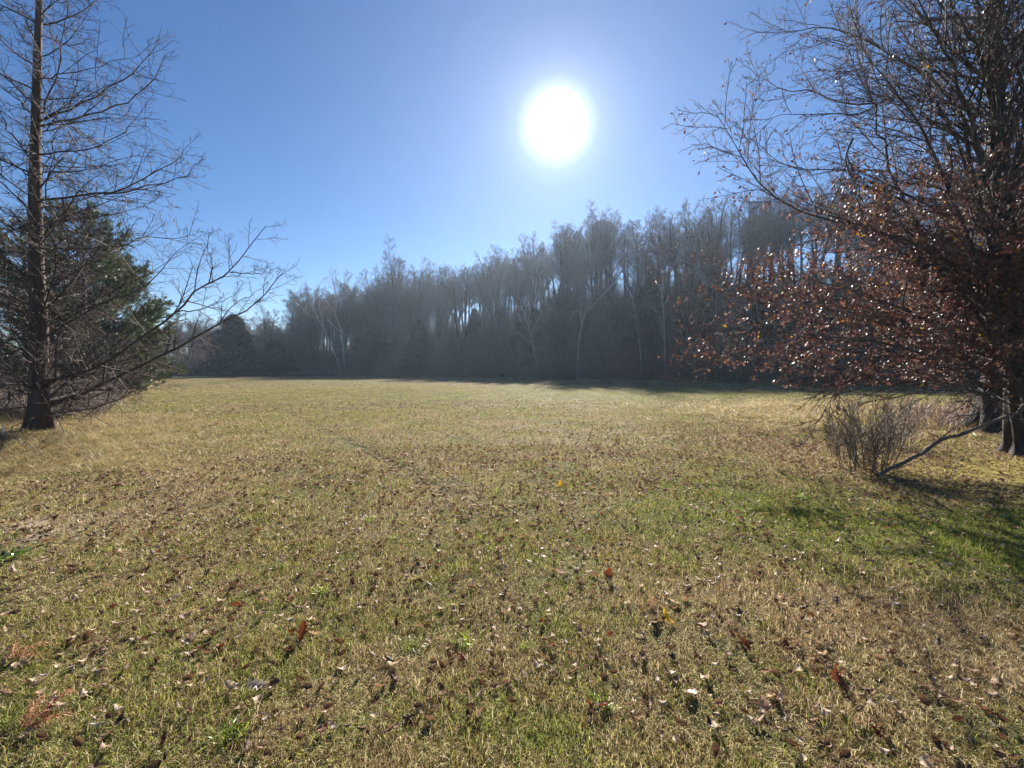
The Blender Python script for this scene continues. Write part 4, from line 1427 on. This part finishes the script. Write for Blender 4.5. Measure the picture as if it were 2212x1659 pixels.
def leaf_cloud(name, spots, size, origin, rs):
    """spots (m,6): each a small folded curved leaf of four faces hanging from its twig"""
    S_ = np.array(spots, float); m_ = len(S_)
    p_ = S_[:, :3]; d_ = S_[:, 3:] * 0.6 + rs.normal(0, 0.6, (m_, 3)); d_[:, 2] -= 0.55
    d_ /= np.linalg.norm(d_, axis=1, keepdims=True)
    w = np.cross(d_, rs.normal(0, 1, (m_, 3))); w /= np.linalg.norm(w, axis=1, keepdims=True)
    nrm_ = np.cross(d_, w)
    L = (size * rs.uniform(0.65, 1.2, m_))[:, None]
    cu = rs.uniform(-0.15, 0.4, m_)[:, None]; fo = rs.uniform(0.0, 0.22, m_)[:, None]
    st = p_ + d_ * 0.02
    a = st
    bl = st + d_ * L * 0.4 + w * L * 0.32 + nrm_ * L * fo
    br = st + d_ * L * 0.4 - w * L * 0.32 + nrm_ * L * fo
    mid = st + d_ * L * 0.45 + nrm_ * L * cu * 0.25
    tip = st + d_ * L + nrm_ * L * -cu * 0.5
    V = np.stack([a, bl, br, mid, tip], 1).reshape(-1, 3) - np.array(origin)[None]
    o_ = np.arange(m_)[:, None] * 5
    F = np.stack([o_ + [[0, 3, 1]], o_ + [[0, 2, 3]], o_ + [[1, 3, 4]], o_ + [[3, 2, 4]]], 1).reshape(-1, 3)
    return mesh_np(name, V, F, smooth=True, attrs={'rnd': np.repeat(rs.rand(m_), 5)})


spots = []
for (q_, lev) in tips:
    for j in range(9 if lev == 1 else 6):
        p_, d_ = along(q_, Rp.uniform(0.2, 1.0))
        # leaves cling to the lower, inner crown; the top and outer shoots are bare
        sx = FPX * p_[0] / p_[1] + CX
        zf = min(1, max(0, (5.7 - p_[2]) / 2.3))
        dist = math.hypot(p_[0] - base_p3[0], p_[1] - PY)
        inner = min(1, max(0.1, (6.6 - dist) / 3.6)) * (0.35 + 0.65 * (math.sin(p_[0] * 2.1 + p_[2] * 2.7) * math.sin(p_[1] * 1.9 + p_[2] * 1.3) > -0.25))
        zc = 1.0 if p_[2] > 1.35 else 0.05 if p_[2] > 0.9 else 0.0
        if Rp.random() < (zf * inner * 0.52 + 0.015) * zc:
            spots.append((*p_, *d_))
if len(spots) > 60000: spots = Rp.sample(spots, 60000)
o = link('foliage', leaf_cloud('foliage', spots, 0.062, base_p3, np.random.RandomState(9)), M_pearleaf, root_p); o['kind'] = 'stuff'

# second stem group behind, same kind
x2, y2 = ground_at(2140, 936)
b2 = (x2, y2, hz(x2, y2) - 0.05)
root2 = empty('red_leaved_tree', b2, 'darker red leaved tree standing behind the one at the right edge', 'tree')
prof = [(x2 + 0.02 * i, y2, b2[2] + h_, r_) for i, (h_, r_) in enumerate(((0, .38), (0.5, .28), (1.5, .22), (3, .17), (5, .12), (7.2, .03)))]
link('trunk', trunk_mesh('trunk', prof, b2, 0.9, 5, 24, 0.12), M_trunk, root2)
tips = []; bigb, tw2 = Bag(), Bag()
for i in range(34):
    t_ = i / 34
    az = i * 2.399; el = 0.3 + 0.7 * Rp.random()
    L = (3.6 - 1.6 * t_) * Rp.uniform(0.7, 1.1)
    q_ = wander((x2, y2, b2[2] + 0.9 + 5.5 * t_), (math.cos(az) * math.cos(el), math.sin(az) * math.cos(el), math.sin(el)), L, 8, 0.08, 0.01, Rp)
    bigb.add(q_, [0.06 * (1 - j / 9) for j in range(8)], 6)
    children([bigb, tw2], q_, 0.04, 0.008, L, 0, [(10, 0.15, 0.65, 0.36, 0.01, 0.1, 5, 0.008), (6, 0.1, 0.7, 0.42, 0, 0.14, 4, 0.005), (3, 0.1, 0.7, 0.45, 0, 0.15, 3, 0.004)], Rp, tips)
link('limbs', bigb.mesh('limbs', b2), M_pear, root2)
o = link('twigs', tw2.mesh('twigs', b2), M_peartw, root2); o['kind'] = 'stuff'
spots = []
for (q_, lev) in tips:
    for j in range(3):
        p_, d_ = along(q_, Rp.uniform(0.2, 1))
        if Rp.random() < 0.75: spots.append((*p_, *d_))
if len(spots) > 16000: spots = Rp.sample(spots, 16000)
o = link('foliage', leaf_cloud('foliage', spots, 0.08, b2, np.random.RandomState(10)), M_pearleaf, root2); o['kind'] = 'stuff'

# ------------------------------------------------------------------ small woody things at the right
# broken branch propped from the grass into the tree
pts2 = [(1894, 1030), (1984, 983), (2023, 955), (2081, 936), (2140, 912), (2179, 897), (2230, 876), (2300, 840)]
gx0, gy0 = ground_at(1894, 1033)
p3 = [P(a, b_, gy0 + (7.0 - gy0) * i / 7) for i, (a, b_) in enumerate(pts2)]
p3[0] = (gx0, gy0, hz(gx0, gy0) + 0.03)
q_ = [tuple(c + R.gauss(0, 0.006) for c in p_) for p_ in smooth_poly(p3, 26)]
bg_ = Bag()
bg_.add(q_, [(0.03 - 0.012 * j / 25) * R.uniform(0.85, 1.15) for j in range(26)], 9)
for j in (4, 8, 13, 17, 20):
    bg_.add(wander(q_[j], norm((R.gauss(0, 1), R.gauss(0, 1), 0.6)), R.uniform(0.08, 0.3), 4, 0.2, 0, R), [0.008, 0.007, 0.005, 0.004], 4)
sd_ = smooth_poly([q_[6], P(2060, 925, 6.5), P(2100, 895, 6.6)], 7)
bg_.add(sd_, [0.011 - 0.001 * j for j in range(7)], 5)
sd_ = smooth_poly([q_[1], P(1950, 1008, 6.2), P(2010, 985, 6.3)], 6)
bg_.add(sd_, [0.009 - 0.001 * j for j in range(6)], 5)
M_branch = bark('dead_branch_bark', (0.05, 0.035, 0.026), (0.22, 0.17, 0.13), 22, 0.9, 1, 0.8)
o = link('broken_branch', bg_.mesh('broken_branch', p3[0]), M_branch); o.location = p3[0]
tag(o, 'long broken grey branch propped from the grass up into the red leaved tree', 'branch')


M_brushy = twig_mat('shrub_twig', (0.06, 0.044, 0.032), (0.22, 0.165, 0.12), 0.6)


def shrub(px, py, hgt, wid, nst, label, seed, mat=None, name='bare_shrub', sub=9):
    rnd = random.Random(seed)
    x, y = ground_at(px, py)
    o_ = (x, y, hz(x, y))
    root = empty(name, o_, label, 'shrub')
    sb, tb = Bag(), Bag()
    for i in range(nst):
        a = rnd.uniform(0, 6.28); rr_ = wid * 0.28 * math.sqrt(rnd.random())
        p_ = (rr_ * math.cos(a), rr_ * math.sin(a) * 0.8, -0.03)
        d_ = norm((p_[0] * 1.0 / wid + rnd.gauss(0, 0.13), p_[1] / wid + rnd.gauss(0, 0.13), 1))
        L = hgt * rnd.uniform(0.55, 1.05)
        q_ = wander(p_, d_, L, 7, 0.06, 0.01, rnd)
        sb.add(q_, [0.0065 * (1 - j / 9) for j in range(7)], 5)
        children([tb], q_, 0.006, 0.003, L, 0, [(sub, 0.2, 0.5, 0.32, 0.02, 0.12, 4, 0.0035), (4, 0.1, 0.6, 0.45, 0.01, 0.15, 3, 0.0025)], rnd, None)
    link('stems', sb.mesh('stems'), mat or M_brushy, root)
    o = link('twigs', tb.mesh('twigs'), mat or M_brushy, root); o['kind'] = 'stuff'
    return root


shrub(1872, 1018, 1.15, 1.2, 34, 'upright twiggy bare shrub left of the propped branch', 61, sub=14)
shrub(1815, 985, 0.95, 0.7, 16, 'sparser bare shrub adjoining the left of the upright twiggy shrub', 62)
shrub(1935, 965, 0.95, 0.9, 22, 'low dark bare shrub behind the upright twiggy shrub', 63)
shrub(2010, 930, 0.75, 2.0, 60, 'pinkish brown bramble patch left of the red leaved tree trunks', 64, M_bramble, 'bramble_bush', 8)
shrub(2085, 925, 0.85, 1.8, 50, 'pinkish brown bramble patch nearest the trunks', 65, M_bramble, 'bramble_bush', 8)
shrub(1965, 905, 0.7, 2.0, 44, 'small pinkish bramble patch farthest from the trunks', 66, M_bramble, 'bramble_bush', 8)

for (px, py, lb_, sd2) in ((636, 811, 'tan weed patch at the far field edge left of the brush pile', 71), (1880, 836, 'tawny weed patch at the shaded foot of the wood at right', 72),
                           (1450, 826, 'tawny weed patch at the foot of the wood right of the sun', 73), (1010, 817, 'tawny weed patch at the foot of the wood left of the middle', 74)):
    k_ = ray(px, py)
    yy = 40.0
    for _ in range(30): yy = float(np.interp(k_[0] / k_[1] * yy, EX, EY)) * 0.5 + yy * 0.5
    yy -= 1.2
    xx = k_[0] / k_[1] * yy
    o = shrub(px, py, 1.3, 5.0, 150, lb_, sd2, M_bramble, 'weed_patch', 4)
    o.location = (xx, yy, hz(xx, yy))

# ------------------------------------------------------------------ added volume standing in for veiling lens glare
vm = bpy.data.materials.new('glare_veil_air')
vm.use_nodes = True
t = vm.node_tree
t.nodes.clear()
o_ = t.nodes.new('ShaderNodeOutputMaterial')
pv = t.nodes.new('ShaderNodeVolumePrincipled')
pv.inputs['Color'].default_value = (0.6, 0.77, 1.0, 1)
pv.inputs['Density'].default_value = 0.00038
pv.inputs['Anisotropy'].default_value = 0.56
t.links.new(pv.outputs[0], o_.inputs['Volume'])
hx, hy0, hy1, z0, z1 = 430, -130, 430, -14, 46
V = [(-hx, hy0, z0), (hx, hy0, z0), (hx, hy1, z0), (-hx, hy1, z0), (-hx, hy0, z1), (hx, hy0, z1), (hx, hy1, z1), (-hx, hy1, z1)]
F = [(0, 3, 2, 1), (4, 5, 6, 7), (0, 1, 5, 4), (1, 2, 6, 5), (2, 3, 7, 6), (3, 0, 4, 7)]
veil_o = link('glare_veil', mesh_np('glare_veil', V, quads=F, smooth=False), vm)
tag(veil_o, 'added thin bluish volume imitating lens glare over the field and wood', kind='stuff')
